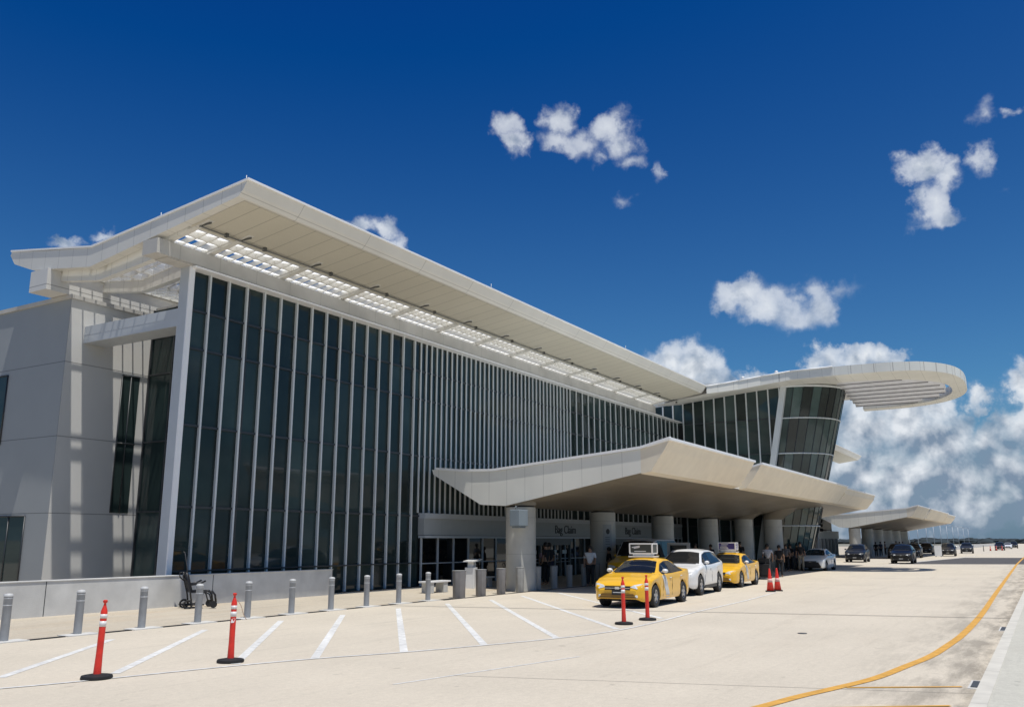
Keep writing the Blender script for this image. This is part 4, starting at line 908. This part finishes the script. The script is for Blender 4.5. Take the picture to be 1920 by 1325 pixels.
def person(loc,rz,shirt,trous,label,h=1.74,arm=0,stride=.1,skinm=SK):
    e=empty('person',loc,rz,label=label,cat='person',group='travellers waiting under the canopy'); e.scale=(h/1.74,)*3
    s=stride
    # pelvis root
    hd=[((0,0,.95),.12),((0,0,1.15),.13),((0,0,1.36),.14),((0,0,1.48),.06),((.01,0,1.56),.075),((.02,0,1.65),.088),((.01,0,1.70),.06),
        ((.0,.19,1.40),.055),((0,-.19,1.40),.055),((-.02+.1*arm,.25,1.13),.042),((-.02-.05*arm,-.25,1.13),.042),((.06+.22*arm,.24,.90+.2*arm),.032),((.05,-.25,.88),.032),
        ((.0,.10,.90),.09),((0,-.10,.90),.09),((s*.5,.11,.50),.06),((-s*.5,-.11,.50),.06),((s,.11,.08),.042),((-s,-.11,.08),.042),((s+.15,.12,.03),.035),((-s+.15,-.12,.03),.035),
        ((.09+.22*arm,.24,.83+.2*arm),.03),((.07,-.25,.81),.03)]
    ed=[(0,1),(1,2),(2,3),(3,4),(4,5),(5,6),(2,7),(2,8),(7,9),(8,10),(9,11),(10,12),(0,13),(0,14),(13,15),(14,16),(15,17),(16,18),(17,19),(18,20),(11,21),(12,22)]
    skin(hd,ed,'body',skinm,e)
    f=MB(); f.lathe([(.005,1.60),(.02,1.62),(.005,1.66)],.115,0,6); 
    sh=[((0,0,.94),(.17,.15)),((0,0,1.15),(.16,.14)),((0,0,1.34),(.17,.14)),((0,0,1.45),.085),((0,.20,1.40),.078),((0,-.20,1.40),.078),((-.01+.05*arm,.24,1.2),.062),((-.01,-.24,1.2),.062)]
    skin(sh,[(0,1),(1,2),(2,3),(2,4),(2,5),(4,6),(5,7)],'shirt',mat('cloth '+shirt,cl[shirt],.85,var=.25 if shirt=='pattern' else .1,scale=14),e)
    tr=[((0,0,.93),(.155,.14)),((0,.10,.86),.11),((0,-.10,.86),.11),((s*.5,.11,.5),.078),((-s*.5,-.11,.5),.078),((s,.11,.10),.062),((-s,-.11,.10),.062)]
    skin(tr,[(0,1),(0,2),(1,3),(2,4),(3,5),(4,6)],'trousers',mat('cloth '+trous,cl[trous],.85,scale=14),e)
    g=MB(); g.lathe([(.085,1.585),(.102,1.63),(.104,1.68),(.088,1.73),(.05,1.762),(.008,1.772)],-.012,0,12); g.build('hair',HR,e)
    return e
PP=[((34.9,17.0,.05),200,'white','black','person in a white shirt and black trousers standing left of the second column',1.72,.6),
((34.4,18.9,.1),90,'black','black','person in black standing at the doors right of the white counter',1.8,0),
((36.0,19.6,.1),60,'black','navy','person in black with dark trousers behind the white-shirted person',1.78,0),
((36.5,17.75,.05),180,'navy','black','person in navy standing in front of the second column beside the yellow van',1.7,.4),
((39.0,18.0,.05),120,'black','grey','person in black with grey trousers half hidden left of the yellow van',1.62,0),
((38.4,21.2,.1),230,'pink','black','person in a pink top near the sliding doors behind the bollards',1.55,.8),
((49.2,17.3,.1),200,'black','black','person in black with a hat-like hairdo behind the white SUV roof',1.72,0),
((51,17.0,.1),160,'navy','navy','person in dark blue beside the roof sign of the second taxi',1.66,0),
((55.8,16.7,.1),180,'black','navy','tall person in black just right of the purple roof sign',1.8,0),
((49.5,13.3,.0),20,'pattern','black','person in a light patterned shirt pushing luggage beyond the second taxi',1.8,.8),
((50.8,13.0,.0),10,'black','black','person in black walking beside the patterned shirt',1.72,.5),
((60.0,14.9,.0),180,'grey','black','person in a grey top by the pale bollards beyond the taxis',1.74,0),
((61.6,15.0,.0),150,'black','black','person in black leaning among the shaded bollards',1.76,.3),
((63.0,14.9,.0),190,'navy','grey','person in navy with grey trousers, right of the bollard crowd',1.74,0),
((64.6,15.5,.0),190,'black','black','person in black standing at the back of the bollard crowd',1.85,0),
((61.0,14.2,.0),200,'black','khaki','large person in a black jacket and khaki trousers beside the white sedan',1.88,.3)]
for loc,rz,a,b_,lb,h,arm in PP: person(loc,R(rz),a,b_,lb,h,arm,stride=.12 if 'walk' in lb or 'push' in lb else .04)
for i in range(8):
    person((112+5.5*i,17.4+.3*(i%3),.1),R(40*i),('black','navy','grey')[i%3],'black','far person in dark clothes under the second canopy, %s from the left'%ordn[i],1.7+.03*(i%4),0,.04)
k=empty('luggage_cart',(47.6,13.0,0),R(10),label='cart stacked with black suitcases ahead of the patterned shirt',cat='luggage cart')
g=MB(); g.box(-.5,.5,-.35,.35,.12,.17); g.tube([(.5,-.3,.15),(.62,-.3,1.05),(.62,.3,1.05),(.5,.3,.15)],.02,6); g.build('trolley',m_black,k)
for x,z,hh in ((-.2,.17,.62),(.22,.17,.75),(0.0,.8,.28)):
    g=MB(); g.box(x-.2,x+.2,-.3,.3,z+.01,z+hh); g.tube([(x-.1,-.1,z+hh),(x-.1,-.1,z+hh+.06),(x+.1,-.1,z+hh+.06),(x+.1,-.1,z+hh)],.012,5); g.build('suitcase',mat('black luggage',(.012,.012,.014),.6),k,bevel=.03)
for x in (-.35,.35):
    for y in (-.3,.3):
        g=MB(); g.tube([(x,y-.02,.06),(x,y+.02,.06)],.06,10); g.build('wheel',m_dark,k)
# ------------------------------------------------------------------ far things
for i,x in enumerate((310,327,351,378,404,432,461,491,522,556,592)):
    p=empty('light_pole',(x,40,-.3),label='tall thin white light pole on the horizon, %s from the left'%(ordn+['eleventh'])[i],cat='light pole',group='light poles along the far road')
    g=MB(); g.tube([(0,0,0),(0,0,8.9)],[.13,.10],6); g.build('pole',mat('pale pole',(.6,.63,.65),.5),p)
    g=MB(); g.tube([(0,0,8.8),(0,-2.2,9.0)],.08,5); g.box(-.3,.3,-2.9,-2.1,8.9,9.1); g.build('lamp_head',MATS['pale pole'],p)
m=MB()
def tree_mass(x0,x1,y0,h,n,seed):
    rnd=random.Random(seed)
    for k in range(n):
        t=rnd.random(); x=x0+(x1-x0)*t+rnd.uniform(-8,8); y=y0+rnd.uniform(-25,25); hh=h*rnd.uniform(.6,1.15); r=rnd.uniform(4,9)
        vs=[];nn=7
        for a,(q,z) in enumerate(((.7,-.4),(1,.25*hh),(.8,.65*hh),(.35,.95*hh),(.05,hh))):
            for j in range(nn): vs.append((x+r*q*math.cos(2*math.pi*j/nn+a)*rnd.uniform(.75,1.2),y+r*q*math.sin(2*math.pi*j/nn+a)*rnd.uniform(.75,1.2),z+rnd.uniform(-.4,.4)))
        m.add(vs,[(a*nn+j,a*nn+(j+1)%nn,(a+1)*nn+(j+1)%nn,(a+1)*nn+j) for a in range(4) for j in range(nn)])
# a belt across the horizon from well right of the road to behind the terminal
rnd=random.Random(3)
for k in range(520):
    a=R(-20+48*rnd.random()); D=rnd.uniform(640,820); x=D*math.cos(a); y=D*math.sin(a); hh=rnd.uniform(2.3,3.3)+ (.9 if rnd.random()>.93 else 0); r=rnd.uniform(4,9); vs=[]; nn=7
    for q_,(q,z) in enumerate(((.7,-.4),(1,.25*hh),(.8,.65*hh),(.35,.95*hh),(.05,hh))):
        for j in range(nn): vs.append((x+r*q*math.cos(2*math.pi*j/nn+q_)*rnd.uniform(.7,1.25),y+r*q*math.sin(2*math.pi*j/nn+q_)*rnd.uniform(.7,1.25),z+rnd.uniform(-.4,.4)))
    m.add(vs,[(q_*nn+j,q_*nn+(j+1)%nn,(q_+1)*nn+(j+1)%nn,(q_+1)*nn+j) for q_ in range(4) for j in range(nn)])
tag(m.build('distant_treeline',mat('distant foliage',(.022,.032,.036),.9,var=.4,scale=.15)),'low dark belt of trees along the far horizon','trees',kind='stuff')
o=MB(); o.box(132,420,17.2,17.5,0,.95); tag(o.build('parapet',m_conc),'pale concrete parapet along the far edge of the road','wall')
